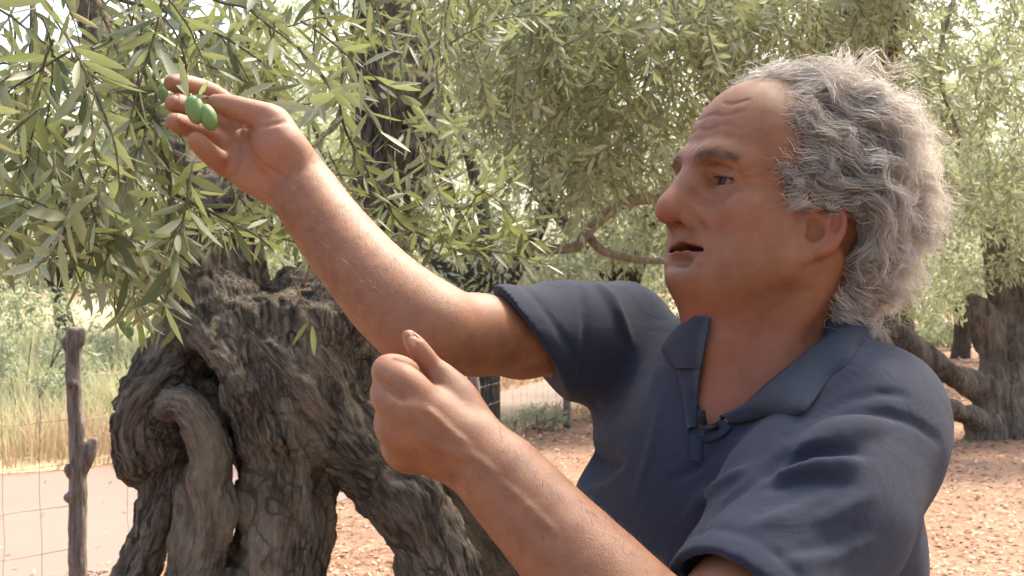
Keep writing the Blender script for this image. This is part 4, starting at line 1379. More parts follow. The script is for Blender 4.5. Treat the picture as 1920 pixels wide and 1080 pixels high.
def leaf_full(base, dr, nm, L, W, curl):
    """Folded lance-shaped leaves with a midrib (near ones): 11 points each."""
    d, s, n = orient(dr, nm)
    L = L[:, None]; W = W[:, None]; c = curl[:, None]
    def pt(t, w, lift):
        return base + d * L * t + s * W * 0.5 * w + n * (L * (-c * t * t) + W * lift)
    V = np.stack([base,
                  pt(0.22, -0.72, 0.10), pt(0.22, 0, 0), pt(0.22, 0.72, 0.10),
                  pt(0.50, -1.0, 0.13), pt(0.50, 0, 0), pt(0.50, 1.0, 0.13),
                  pt(0.80, -0.62, 0.08), pt(0.80, 0, 0), pt(0.80, 0.62, 0.08),
                  pt(1.0, 0, 0)], 1).reshape(-1, 3)
    k = np.arange(len(base))[:, None] * 11
    q = np.concatenate([k + np.array([[a, b, c_, d_]]) for a, b, c_, d_ in ((1, 4, 5, 2), (2, 5, 6, 3), (4, 7, 8, 5), (5, 8, 9, 6))])
    t = np.concatenate([k + np.array([[a, b, c_]]) for a, b, c_ in ((0, 1, 2), (0, 2, 3), (7, 10, 8), (8, 10, 9))])
    return V, q[:, ::-1], t[:, ::-1]

def leaf_material(name, top, top2, under, trans, gloss=0.55, tw=0.3):
    m = Mat(name)
    geo = m.n('ShaderNodeNewGeometry')
    oi = m.n('ShaderNodeObjectInfo')
    t = m.math('FRACT', m.math('ADD', m.attr('tone'), oi.outputs['Random']))
    front = m.mix(t, top, top2)
    nz = m.noise(60, 2)
    front = m.mix(m.ramp(t, [(0.945, (0, 0, 0)), (0.965, (1, 1, 1))]), front, (0.30, 0.22, 0.07))
    front = m.mix(m.math('MULTIPLY', nz, 0.3), front, tuple(c * 0.6 for c in top))
    back = m.mix(m.math('MULTIPLY', t, 0.5), under, tuple(0.7 * c for c in under))
    col = m.mix(geo.outputs['Backfacing'], front, back)
    m.base(col, gloss, 0.4)
    tr = m.n('ShaderNodeBsdfTranslucent')
    tr.inputs[0].default_value = (*trans, 1)
    mx = m.n('ShaderNodeMixShader'); mx.inputs[0].default_value = tw
    m.l(m.b.outputs[0], mx.inputs[1]); m.l(tr.outputs[0], mx.inputs[2]); m.l(mx.outputs[0], m.out.inputs[0])
    return m.m

def twig_path(p0, d0, L, droop, rng, n=8):
    """A thin wandering shoot that bends under its weight."""
    pts = [np.asarray(p0, float)]
    d = unit(d0)
    for i in range(n):
        d = unit(d + np.array([0, 0, -droop]) * (1.0 / n) * 2 + rng.normal(0, 0.10, 3))
        pts.append(pts[-1] + d * L / n)
    return np.array(pts)

def twig_leaves(path, pitch, leaf_len, rng, start=0.12, spread=0.95):
    """Opposite leaf pairs along a shoot: base, direction, normal, length."""
    seg = np.linalg.norm(np.diff(path, axis=0), axis=1)
    cum = np.concatenate([[0], np.cumsum(seg)])
    tot = cum[-1]
    out = []
    s = tot * start; k = 0
    roll = rng.random() * 6.28
    while s <= tot:
        i = min(np.searchsorted(cum, s) - 1, len(seg) - 1); i = max(i, 0)
        f = (s - cum[i]) / seg[i]
        p = path[i] * (1 - f) + path[i + 1] * f
        T = unit(path[i + 1] - path[i])
        a = unit(np.cross(T, [0.13, 0.2, 1.0])); b = np.cross(T, a)
        ang = roll + (k % 2) * 1.571 + rng.normal(0, 0.35)
        out_dir = a * math.cos(ang) + b * math.sin(ang)
        for sg in (-1, 1):
            if rng.random() < 0.10: continue
            d = unit(T * (0.65 + 0.5 * rng.random()) + sg * out_dir * spread + np.array([0, 0, -0.05]) + rng.normal(0, 0.16, 3))
            n = unit(np.cross(np.cross(d, T), d) + np.array([0, 0, 0.35]) + rng.normal(0, 0.45, 3))
            tip = 1.0 - 0.35 * max(0, (s / tot - 0.75) / 0.25)
            out.append((p, d, n, leaf_len * tip * rng.uniform(0.72, 1.2)))
        s += pitch * rng.uniform(0.75, 1.3); k += 1
    T = unit(path[-1] - path[-2])
    out.append((path[-1], unit(T + rng.normal(0, 0.1, 3)), unit(rng.normal(0, 1, 3) + np.array([0, -0.5, 0.5])), leaf_len * 0.7))
    return out
# ------------------------------------------------------------------ bark
def bark_material(name, dark, light, sc=1.0, flow=False):
    m = Mat(name)
    co = m.attr('flow', 'Vector') if flow else m.coord((1, 1, 0.22))
    fib = m.noise((85 if flow else 55) * sc, 6, 0.68, vec=co, dist=0.5 if flow else 0.8)
    pl = m.coord((1, 1, 1))
    blot = m.noise(5 * sc, 4, vec=pl)
    fine = m.noise(240 * sc, 3, 0.7, vec=pl)
    c = m.mix(m.ramp(fib, [(0.40, (0, 0, 0)), (0.62, (1, 1, 1))]), dark, light)
    c = m.mix(m.math('MULTIPLY', m.ramp(blot, [(0.45, (0, 0, 0)), (0.7, (1, 1, 1))]), 0.55), c, tuple(x * 0.62 for x in dark))
    c = m.mix(m.math('MULTIPLY', m.ramp(m.noise(8 * sc, 3, vec=co), [(0.55, (0, 0, 0)), (0.75, (1, 1, 1))]), 0.5), c, (light[0] * 1.35, light[1] * 1.33, light[2] * 1.28))
    c = m.mix(m.math('MULTIPLY', m.attr('bare'), 0.85), c, m.mix(fib, (light[0] * 0.75, light[1] * 0.74, light[2] * 0.72), (light[0] * 1.7, light[1] * 1.68, light[2] * 1.62)))
    c = m.mix(m.math('MULTIPLY', m.attr('moss'), 0.6), c, (0.10, 0.105, 0.045))
    m.base(c, 0.92, 0.15)
    h = m.math('ADD', m.math('MULTIPLY', fib, 1.0), m.math('MULTIPLY', fine, 0.45))
    h = m.math('ADD', h, m.math('MULTIPLY', m.noise(95 * sc, 4, 0.7, vec=pl), 0.55))
    m.bump(h, 1.0, 0.030 / sc)
    return m.m

def bark_op(sdf, amp, fx, fz, twist=0.0, cx=0.0, cy=0.0, seed=0, lump=0.0, lf=7.0):
    """Fibrous ridges running along the trunk plus coarse lumps."""
    def fn(x, y, z):
        c = np.cos(twist * z); s = np.sin(twist * z)
        u = (x - cx) * c - (y - cy) * s; v = (x - cx) * s + (y - cy) * c
        wob = fbm(np.stack([x * 9, y * 9, z * 5], -1), 2, seed + 7) * 0.03
        p = np.stack([(u + wob) * fx, (v + wob) * fx, z * fz], -1)
        r = 1 - np.abs(vnoise(p, seed)) * 2
        r = r * 0.6 + 0.4 * (1 - 2 * np.abs(vnoise(p * 2.1, seed + 1)))
        out = -amp * r
        if lump: out = out - lump * fbm(np.stack([x * lf, y * lf, z * lf * 0.6], -1), 2, seed + 3)
        return out.astype(np.float32)
    sdf.add(fn, (0, 0, 0), (0, 0, 0), 0, 'd')

OLD = 3.6
SEGS = []
def record(pts, rads, n):
    """Remember a strand's axis with a frame carried along it, for the run of the grain."""
    q = catmull(np.column_stack([np.asarray(pts, float), np.asarray(rads, float)]), n)
    p, r = q[:, :3], q[:, 3]
    u = unit(np.cross(p[1] - p[0], [0.3, 1.0, 0.2])); s0 = 0.0; off = 3.7 * len(SEGS)
    for i in range(len(p) - 1):
        T = unit(p[i + 1] - p[i]); u = unit(u - T * (u @ T)); L = np.linalg.norm(p[i + 1] - p[i])
        SEGS.append((p[i], p[i + 1], r[i], r[i + 1], u, np.cross(T, u), s0, off)); s0 += L

def flow_coords(V):
    best = np.full(len(V), 1e9); out = np.zeros((len(V), 3)); lastoff = None
    for a, b, ra, rb, u, w, s0, off in SEGS:
        ba = b - a; L2 = ba @ ba
        t = np.clip((V - a) @ ba / L2, 0, 1)
        d = V - a - t[:, None] * ba
        dist = np.linalg.norm(d, axis=1) - (ra + (rb - ra) * t)
        if off != lastoff: jag = 0.035 * fbm(V * 11, 2, int(off * 10) % 50); lastoff = off
        dist = dist + jag
        m = dist < best
        best[m] = dist[m]
        out[m] = np.stack([d[m] @ u + off, d[m] @ w, s0 + t[m] * math.sqrt(L2)], 1)
    return out

def vattr(me, name, vals):
    a = me.attributes.new(name, 'FLOAT_VECTOR', 'POINT')
    a.data.foreach_set('vector', np.asarray(vals, dtype=np.float32).ravel())

def normals(V, Q):
    n = np.cross(V[Q[:, 2]] - V[Q[:, 0]], V[Q[:, 3]] - V[Q[:, 1]])
    out = np.stack([sum(np.bincount(Q[:, i], n[:, a], len(V)) for i in range(4)) for a in range(3)], 1)
    return out / (np.linalg.norm(out, axis=1, keepdims=True) + 1e-12)

def grain(V, Q, fc, amp, f1, along, seed):
    """Push the surface into long fibrous ridges that run with each strand."""
    p = np.stack([fc[:, 0] * f1, fc[:, 1] * f1, fc[:, 2] * along], 1)
    p = p + 0.6 * np.stack([vnoise(V * 14, seed + 5), vnoise(V * 14, seed + 6), 0 * fc[:, 0]], 1)
    r = 1 - 2 * np.abs(vnoise(p, seed)); r2 = 1 - 2 * np.abs(vnoise(p * 2.0, seed + 1))
    return V + normals(V, Q) * (amp * (0.65 * r + 0.45 * r2))[:, None]

def build_old_trunk():
    s = Sdf()
    k0 = OLD / FPX
    def C(pts, k=0.05, n=3, mode='u', grain_=True):
        """pts: (px, py, extra depth, radius in px)."""
        P3 = [P(a, b, OLD + d) for a, b, d, r in pts]
        s.chain(P3, [r * k0 for a, b, d, r in pts], k, mode, n=n)
        if mode == 'u' and grain_: record(P3, [r * k0 for a, b, d, r in pts], n)
    # main body
    C([(545, 655, 0.10, 118), (535, 700, 0.06, 150), (540, 750, 0.04, 150), (555, 820, 0.06, 105)], 0.0)
    C([(420, 600, 0.04, 85), (440, 680, 0.0, 85), (500, 760, -0.02, 90)], 0.06)
    C([(640, 590, 0.12, 70), (640, 680, 0.08, 85), (620, 760, 0.05, 85)], 0.06)
    # broken top
    C([(380, 640, 0.02, 55), (365, 560, 0.02, 45), (350, 490, 0.04, 44), (335, 440, 0.06, 38)], 0.05)
    C([(450, 600, 0.14, 60), (435, 520, 0.16, 46), (430, 440, 0.20, 42), (430, 360, 0.25, 38)], 0.05)
    C([(545, 590, 0.16, 60), (560, 545, 0.16, 40)], 0.04)
    C([(600, 600, 0.05, 40), (610, 560, 0.06, 26)], 0.03)
    C([(650, 610, 0.06, 36), (665, 575, 0.08, 24)], 0.03)
    s.ell(P(505, 520, OLD - 0.02), (0.055, 0.10, 0.11), 0.04, 's')
    s.ell(P(560, 575, OLD - 0.06), (0.05, 0.05, 0.04), 0.04, 's')
    # rim of the cut-off body
    C([(440, 604, -0.06, 22), (500, 592, -0.07, 20), (580, 604, -0.07, 20), (650, 624, -0.05, 22)], 0.05, 3, 'u', False)
    # burl on the side with the hollow beside it
    C([(380, 640, 0.05, 60), (330, 690, 0.03, 55), (300, 740, 0.0, 60)], 0.05)
    s.ell(P(292, 800, OLD + 0.0), (72 * k0, 0.13, 105 * k0), 0.05)
    s.ell(P(270, 850, OLD + 0.02), (48 * k0, 0.09, 62 * k0), 0.04)
    s.ell(P(384, 722, OLD - 0.09), (40 * k0, 0.13, 66 * k0), 0.03, 's')
    s.ell(P(350, 690, OLD - 0.12), (30 * k0, 0.08, 34 * k0), 0.03, 's')
    s.ell(P(404, 800, OLD - 0.12), (24 * k0, 0.10, 50 * k0), 0.03, 's')
    s.ell(P(432, 850, OLD - 0.10), (24 * k0, 0.14, 75 * k0), 0.03, 's')
    s.ell(P(450, 985, OLD), (20 * k0, 0.4, 72 * k0), 0.03, 's')
    s.ell(P(400, 780, OLD + 0.02), (45 * k0, 0.06, 70 * k0), 0.03)
    s.ell(P(345, 850, OLD - 0.13), (16 * k0, 0.06, 34 * k0), 0.02, 's')
    # twisted strand in front
    C([(316, 768, -0.12, 20), (345, 758, -0.16, 24), (376, 790, -0.17, 27), (398, 850, -0.17, 28), (392, 905, -0.16, 30), (404, 960, -0.16, 28), (400, 1020, -0.15, 26), (380, 1120, -0.12, 30), (360, 1500, -0.06, 50)], 0.02, 4)
    # legs
    C([(318, 900, 0.0, 38), (304, 960, 0.0, 31), (278, 1030, -0.02, 29), (244, 1100, -0.04, 32), (190, 1250, -0.05, 50), (150, 1500, -0.06, 75)], 0.04)
    C([(366, 900, -0.04, 34), (372, 980, -0.06, 38), (365, 1080, -0.05, 46), (330, 1250, 0.0, 70), (320, 1500, 0.0, 100)], 0.025)
    C([(548, 810, 0.0, 84), (540, 900, -0.03, 54), (535, 980, -0.04, 54), (522, 1080, -0.04, 64), (500, 1250, -0.03, 85), (490, 1500, 0.0, 120)], 0.09)
    C([(575, 870, -0.02, 26), (588, 960, -0.04, 18), (570, 1050, -0.05, 20)], 0.02)
    C([(630, 770, 0.0, 72), (692, 850, -0.04, 50), (748, 920, -0.06, 44), (798, 995, -0.07, 40), (832, 1080, -0.07, 44), (850, 1250, -0.06, 62), (860, 1500, -0.04, 100)], 0.08)
    C([(700, 900, 0.08, 22), (745, 980, 0.08, 22), (778, 1060, 0.08, 26), (790, 1250, 0.05, 45), (800, 1500, 0.05, 70)], 0.04)
    # great leaning stem behind
    C([(655, 640, -0.10, 10), (690, 735, -0.08, 15), (740, 840, -0.04, 16), (830, 940, 0.0, 14)], 0.02, 3, 's')
    C([(690, 600, 0.34, 80), (745, 700, 0.36, 88), (830, 830, 0.36, 88), (915, 960, 0.36, 88), (985, 1080, 0.36, 95), (1040, 1250, 0.28, 130), (1080, 1500, 0.25, 170)], 0.05)
    C([(985, 880, 0.25, 36), (1030, 960, 0.25, 42), (1060, 1080, 0.25, 60)], 0.05)
    # sinews flowing over the body into the roots
    for pts, r in (([(400, 615), (440, 690), (520, 780), (610, 840), (690, 885)], 20), ([(470, 625), (540, 700), (600, 780), (655, 845)], 17), ([(560, 625), (620, 700), (655, 780), (700, 850)], 18),
                   ([(430, 665), (478, 760), (518, 850), (535, 940), (528, 1040)], 18), ([(520, 720), (545, 800), (560, 880), (570, 980), (560, 1070)], 17), ([(470, 700), (500, 790), (530, 880), (535, 960)], 14),
                   ([(350, 560), (375, 620), (420, 680), (450, 740)], 17), ([(640, 810), (700, 880), (760, 950), (800, 1040)], 16), ([(330, 690), (270, 740), (240, 810), (262, 880)], 18), ([(310, 930), (290, 1000), (262, 1060)], 13)):
        q = catmull(np.array(pts, float), 3)
        w = np.array([P(a, b, (s.hit(a, b, 3.0, 4.6, 320) or OLD) + 0.45 * r * k0) for a, b in q])
        for i in range(1, len(w)):
            if abs(w[i][1] - w[i - 1][1]) > 0.12: w[i] = w[i - 1] + (w[i] - w[i - 1]) * 0.2
        rr = np.sin(np.linspace(0.5, np.pi - 0.5, len(w))) * r * k0
        s.chain(w, rr, 0.022)
        record(w, rr, 1)
    # limb rising out of the picture, and one leaning over towards the camera
    C([(690, 620, 0.30, 80), (705, 480, 0.40, 60), (730, 340, 0.50, 70), (742, 180, 0.60, 84), (740, 20, 0.70, 80), (745, -150, 0.80, 70)], 0.05)
    s.chain([P(745, -150, 4.4), np.array([-0.55, 3.7, 2.95]), np.array([-0.75, 2.7, 3.05]), np.array([-0.80, 1.7, 2.95]), np.array([-0.72, 0.9, 2.8])], [0.11, 0.085, 0.06, 0.04, 0.022], 0.03, n=4)
    record([P(745, -150, 4.4), np.array([-0.55, 3.7, 2.95]), np.array([-0.75, 2.7, 3.05]), np.array([-0.80, 1.7, 2.95]), np.array([-0.72, 0.9, 2.8])], [0.11, 0.085, 0.06, 0.04, 0.022], 4)
    C([(455, 420, 0.22, 50), (380, 330, 0.35, 32), (250, 180, 0.5, 30), (170, 20, 0.6, 28), (110, -160, 0.6, 26)], 0.04)
    def lumps(x, y, z): return (-0.013 * fbm(np.stack([x * 9, y * 9, z * 6], -1), 2, 14)).astype(np.float32)
    s.add(lumps, (0, 0, 0), (0, 0, 0), 0, 'd')
    V, Q = s.mesh('trunk', 0.0082, smooth=0, pad=0.03, lo=(-1.6, 2.6, 0.36), hi=(0.6, 4.8, 3.4))
    s.ops.pop()
    Vr, Qr = s.mesh('root', 0.02, smooth=1, lo=(-1.6, 2.6, -0.06), hi=(0.6, 4.8, 0.40))
    return V, Q, Vr, Qr

def build_old_tree():
    base = P(560, 540, OLD + 0.05); base[2] = 0.0
    tree = empty('olive_tree', base)
    tag(tree, 'ancient gnarled olive tree with hollow split trunk behind the raised arm', 'tree')
    V, Q, Vr, Qr = build_old_trunk()
    fc = flow_coords(V)
    V = grain(V, Q, fc, 0.0135, 24, 3.4, 3)
    V = V + normals(V, Q) * (0.007 * fbm(V * 34, 2, 90))[:, None]
    me = mesh_np('trunk', V, Q)
    vattr(me, 'flow', fc * np.array([1, 1, 0.14]))
    px = 960 + V[:, 0] / V[:, 1] * FPX; py = 540 - (V[:, 2] - CAM_H) / V[:, 1] * FPX
    n = fbm(V * np.array([6, 6, 3.0]), 3, 5)
    bare = sm(py, 900, 1000) * sm(n, -0.2, 0.5) + 0.9 * np.exp(-(((px - 352) / 45) ** 2 + ((py - 1010) / 90) ** 2)) + 0.8 * np.exp(-(((px - 390) / 35) ** 2 + ((py - 850) / 90) ** 2)) + 0.5 * sm(n, 0.35, 0.8)
    moss = sm(fbm(V * 9, 3, 8), 0.1, 0.8) * sm(px, 700, 900) * 0.8 + 0.8 * np.exp(-(((px - 325) / 40) ** 2 + ((py - 510) / 55) ** 2))
    fattr(me, 'bare', np.clip(bare, 0, 1)); fattr(me, 'moss', np.clip(moss, 0, 1))
    bark = bark_material('old_olive_bark', (0.045, 0.036, 0.027), (0.310, 0.255, 0.190), flow=True)
    obj('trunk', me, bark, tree)
    mr = mesh_np('root', Vr, Qr); vattr(mr, 'flow', flow_coords(Vr) * np.array([1, 1, 0.14]))
    obj('root', mr, bark, tree)
    return tree

BRANCHES = [   # (points as px, py, depth), root radius in metres
    ([(60, -420, 1.75), (120, -90, 1.65), (190, 20, 1.58), (245, 150, 1.46), (300, 235, 1.40)], 0.0068),
    ([(60, -420, 1.75), (150, -60, 1.62), (330, 25, 1.50), (430, 75, 1.42), (490, 115, 1.36)], 0.0045),
    ([(40, -420, 1.65), (60, -60, 1.50), (52, 180, 1.42), (25, 420, 1.36)], 0.0050),
    ([(245, 150, 1.46), (268, 250, 1.40), (235, 330, 1.34), (185, 390, 1.30), (160, 455, 1.27)], 0.0040),
    ([(300, 235, 1.40), (320, 360, 1.42), (300, 470, 1.38), (262, 555, 1.33), (258, 600, 1.31)], 0.0034),
    ([(420, -420, 2.1), (560, -60, 1.95), (640, 90, 1.85), (640, 220, 1.80), (700, 340, 1.85)], 0.0060),
    ([(640, 220, 1.80), (560, 320, 1.70), (590, 430, 1.75), (570, 540, 1.80)], 0.0035),
    ([(420, -420, 2.1), (380, -60, 1.65), (470, 20, 1.55), (560, 90, 1.55)], 0.0040),
    ([(560, 90, 1.55), (620, 170, 1.42), (560, 196, 1.27), (470, 186, 1.205), (378, 182, 1.178)], 0.0026),   # the shoot held in the hand
    ([(700, 340, 1.85), (760, 420, 2.0), (840, 455, 2.1), (930, 450, 2.15)], 0.0042),
    ([(700, -420, 2.7), (760, -60, 2.6), (820, 140, 2.5), (800, 300, 2.4), (760, 420, 2.4)], 0.0060),
    ([(-120, -300, 1.5), (-80, 100, 1.40), (-40, 330, 1.32), (40, 480, 1.28)], 0.0050),
    ([(185, 390, 1.30), (110, 440, 1.24), (60, 470, 1.20)], 0.0028),
    ([(330, 25, 1.50), (350, 120, 1.38), (342, 180, 1.30)], 0.0026),
    ([(320, 360, 1.42), (420, 410, 1.45), (500, 450, 1.50)], 0.0028),
]
# where extra shoots hang: (x0, y0, x1, y1, depth0, depth1, count, leaf length, main direction)
ZONES_NEAR = [
    (-120, -80, 330, 150, 1.25, 2.0, 26, 0.060, (0.1, -0.1, -0.8)),
    (-140, 60, 220, 400, 1.15, 1.9, 23, 0.062, (0.0, -0.1, -1.0)),
    (230, -90, 640, 110, 1.40, 2.2, 30, 0.058, (0.3, 0.0, -0.6)),
    (100, 250, 420, 400, 1.25, 1.8, 15, 0.062, (-0.2, -0.1, -0.9)),
    (-120, 380, 140, 470, 1.15, 1.5, 8, 0.062, (0.3, 0.0, -0.5)),
    (420, 130, 640, 420, 1.75, 2.4, 26, 0.055, (0.1, 0.0, -1.0)),
    (560, -80, 860, 100, 1.9, 3.0, 24, 0.055, (0.1, 0.0, -1.0)),
    (560, 180, 840, 400, 1.9, 2.9, 15, 0.055, (0.2, 0.0, -0.9)),
    (740, 330, 1010, 470, 1.9, 2.7, 26, 0.055, (0.9, 0.1, -0.1)),
    (330, 300, 660, 420, 2.0, 2.8, 12, 0.052, (0.0, 0.0, -1.0)),
]

LOWX, LOWY = [-200, 0, 140, 165, 330, 345, 480, 640, 700, 1000, 1100], [540, 520, 520, 650, 650, 470, 480, 520, 480, 520, 520]
def build_near_foliage(tree):
    rng = np.random.default_rng(17)
    wood = bark_material('shoot_bark', (0.16, 0.13, 0.085), (0.34, 0.29, 0.19), 6.0)
    leaves = []
    limb = [np.array([-0.78, 1.9, 2.97]), np.array([-0.74, 2.7, 3.03]), np.array([-0.60, 3.4, 2.98])]
    extra = Parts()
    for bi, (pts, r0) in enumerate(BRANCHES):
        w = np.array([P(*p) for p in pts])
        if pts[0][1] < -250:
            w = np.vstack([limb[0] if pts[0][2] < 1.9 else (limb[1] if pts[0][2] < 2.4 else limb[2]), w])
        c = catmull(w, 8)
        rad = np.linspace(r0, max(0.0011, r0 * 0.3), len(c))
        V, Q, T = tube(c, rad, 6)
        me = mesh_np('branch', V, [Q, T])
        obj('branch', me, wood, tree)
        st = 0.45 if pts[0][1] < -250 else 0.15
        big = 0.057 if pts[0][2] < 1.7 else 0.052
        leaves += twig_leaves(c[int(len(c) * st):], 0.022, big, rng, 0.0)
        # side shoots
        for q in range(3 if bi != 8 else 0):
            i = rng.integers(int(len(c) * max(st, 0.3)), len(c) - 2)
            T_ = unit(c[i + 1] - c[i])
            d = unit(T_ * 0.6 + rng.normal(0, 0.6, 3) + np.array([0, 0, -0.2]))
            tw = twig_path(c[i], d, rng.uniform(0.09, 0.16), 0.5, rng)
            V, Q, T = tube(tw, np.linspace(0.0015, 0.0007, len(tw)), 5)
            extra.add(V, Q, T)
            leaves += twig_leaves(tw, 0.020, big, rng)
    for x0, y0, x1, y1, d0, d1, n, ll, dr in ZONES_NEAR:
        for _ in range(n):
            p = P(rng.uniform(x0, x1), rng.uniform(y0, y1), rng.uniform(d0, d1))
            d = unit(np.array(dr) * 0.75 + rng.normal(0, 0.62, 3))
            tw = twig_path(p, d, rng.uniform(0.12, 0.24), 0.18, rng)
            ex = 960 + tw[:, 0] / tw[:, 1] * FPX; ey = 540 - (tw[:, 2] - CAM_H) / tw[:, 1] * FPX
            cut = ey > np.interp(ex, LOWX, LOWY) - 10
            if cut[:3].any() or (ex > 1030).any(): continue
            if cut.any(): tw = tw[:np.argmax(cut)]
            V, Q, T = tube(tw, np.linspace(0.0017, 0.0008, len(tw)), 5)
            extra.add(V, Q, T)
            leaves += twig_leaves(tw, 0.019, ll * 0.9, rng)
    sh = obj('shoots', extra.mesh('shoots'), wood, tree)
    sh['kind'] = 'stuff'
    # leaves cut away from the man's head, hand and the lens
    P0 = np.array([l[0] for l in leaves]); D0 = np.array([l[1] for l in leaves]); N0 = np.array([l[2] for l in leaves]); L0 = np.array([l[3] for l in leaves])
    tipp = P0 + D0 * L0[:, None]
    px = 960 + P0[:, 0] / P0[:, 1] * FPX; py = 540 - (P0[:, 2] - CAM_H) / P0[:, 1] * FPX
    tx = 960 + tipp[:, 0] / tipp[:, 1] * FPX; ty = 540 - (tipp[:, 2] - CAM_H) / tipp[:, 1] * FPX
    mx_, my_ = (px + tx) / 2, (py + ty) / 2
    near = np.minimum(P0[:, 1], tipp[:, 1]) < 1.28
    over = np.zeros(len(P0), bool)
    for qx, qy, rr in ((430, 250, 120), (360, 200, 75), (500, 290, 110), (600, 400, 90), (700, 500, 90)):
        for ax_, ay_ in ((px, py), (tx, ty), (mx_, my_)):
            over |= np.hypot(ax_ - qx, ay_ - qy) < rr
    bad = (over & near) | (P0[:, 1] < 0.9)
    # the trunk and the field stay open below
    low = (my_ > np.interp(mx_, LOWX, LOWY)) & (rng.random(len(P0)) < 0.95)
    ok = ~bad & ~low
    P0, D0, N0, L0, px, py, mx_, my_ = [a[ok] for a in (P0, D0, N0, L0, px, py, mx_, my_)]
    # leaves of the shoot between thumb and fingers
    held = [((352, 184, 1.174), (336, 104, 1.165), 0.3), ((372, 180, 1.176), (392, 150, 1.158), 0.5), ((352, 184, 1.172), (388, 178, 1.160), 0.2), ((440, 186, 1.185), (520, 150, 1.20), 0.0), ((500, 192, 1.21), (598, 206, 1.22), 0.4), ((352, 182, 1.176), (300, 96, 1.22), 0.4)]
    hb = np.array([P(*a) for a, b, c in held]); ht = np.array([P(*b) for a, b, c in held])
    P0 = np.vstack([P0, hb]); D0 = np.vstack([D0, ht - hb]); L0 = np.concatenate([L0, np.linalg.norm(ht - hb, axis=1)])
    D0 = D0 / np.linalg.norm(D0, axis=1, keepdims=True)
    N0 = np.vstack([N0, np.array([(c, -1.0, 0.3) for a, b, c in held])])
    mx_ = np.concatenate([mx_, [400] * len(held)]); my_ = np.concatenate([my_, [150] * len(held)])
    W0 = L0 * rng.uniform(0.16, 0.23, len(L0))
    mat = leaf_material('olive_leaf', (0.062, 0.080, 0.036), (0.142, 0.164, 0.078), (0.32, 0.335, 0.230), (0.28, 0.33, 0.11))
    inview = (mx_ > -20) & (mx_ < 1940) & (my_ > -20) & (my_ < 1080)
    size = np.where(inview, L0 / P0[:, 1], 0)
    order = np.argsort(-size)
    big = order[:300]; rest = order[300:]
    # eight leaf shapes shared by the 300 largest
    shapes = []
    for q in range(8):
        V, Qd, Td = leaf_full(np.zeros((1, 3)), np.array([[1.0, 0, 0]]), np.array([[0, 0, 1.0]]), np.array([1.0]), np.array([0.155 + 0.010 * q]), np.array([0.06 * (q % 4) - 0.05]))
        me = mesh_np('leaf', V, [Qd, Td])
        fattr(me, 'tone', np.full(len(V), q / 8))
        me.materials.append(mat)
        shapes.append(me)
    tl = world_loc(tree)
    for n_, i in enumerate(big):
        o = bpy.data.objects.new('leaf', shapes[n_ % 8])
        COL.objects.link(o)
        o.parent = tree
        o.matrix_parent_inverse = Matrix.Translation(-tl)
        d = unit(D0[i]); s_ = unit(np.cross(N0[i], d)); n3 = np.cross(d, s_)
        M = Matrix(((d[0], s_[0], n3[0], 0), (d[1], s_[1], n3[1], 0), (d[2], s_[2], n3[2], 0), (0, 0, 0, 1)))
        o.matrix_basis = Matrix.Translation(Vector(P0[i])) @ M @ Matrix.Scale(L0[i], 4)
    i = rest
    V, Qd, Td = leaf_full(P0[i], D0[i], N0[i], L0[i], W0[i], rng.uniform(-0.05, 0.14, len(i)))
    me = mesh_np('foliage', V, [Qd, Td])
    fattr(me, 'tone', np.repeat(rng.random(len(i)), 11))
    fo = obj('foliage', me, mat, tree)
    fo['kind'] = 'stuff'
    print('near leaves', len(P0))
    build_olives(tree)

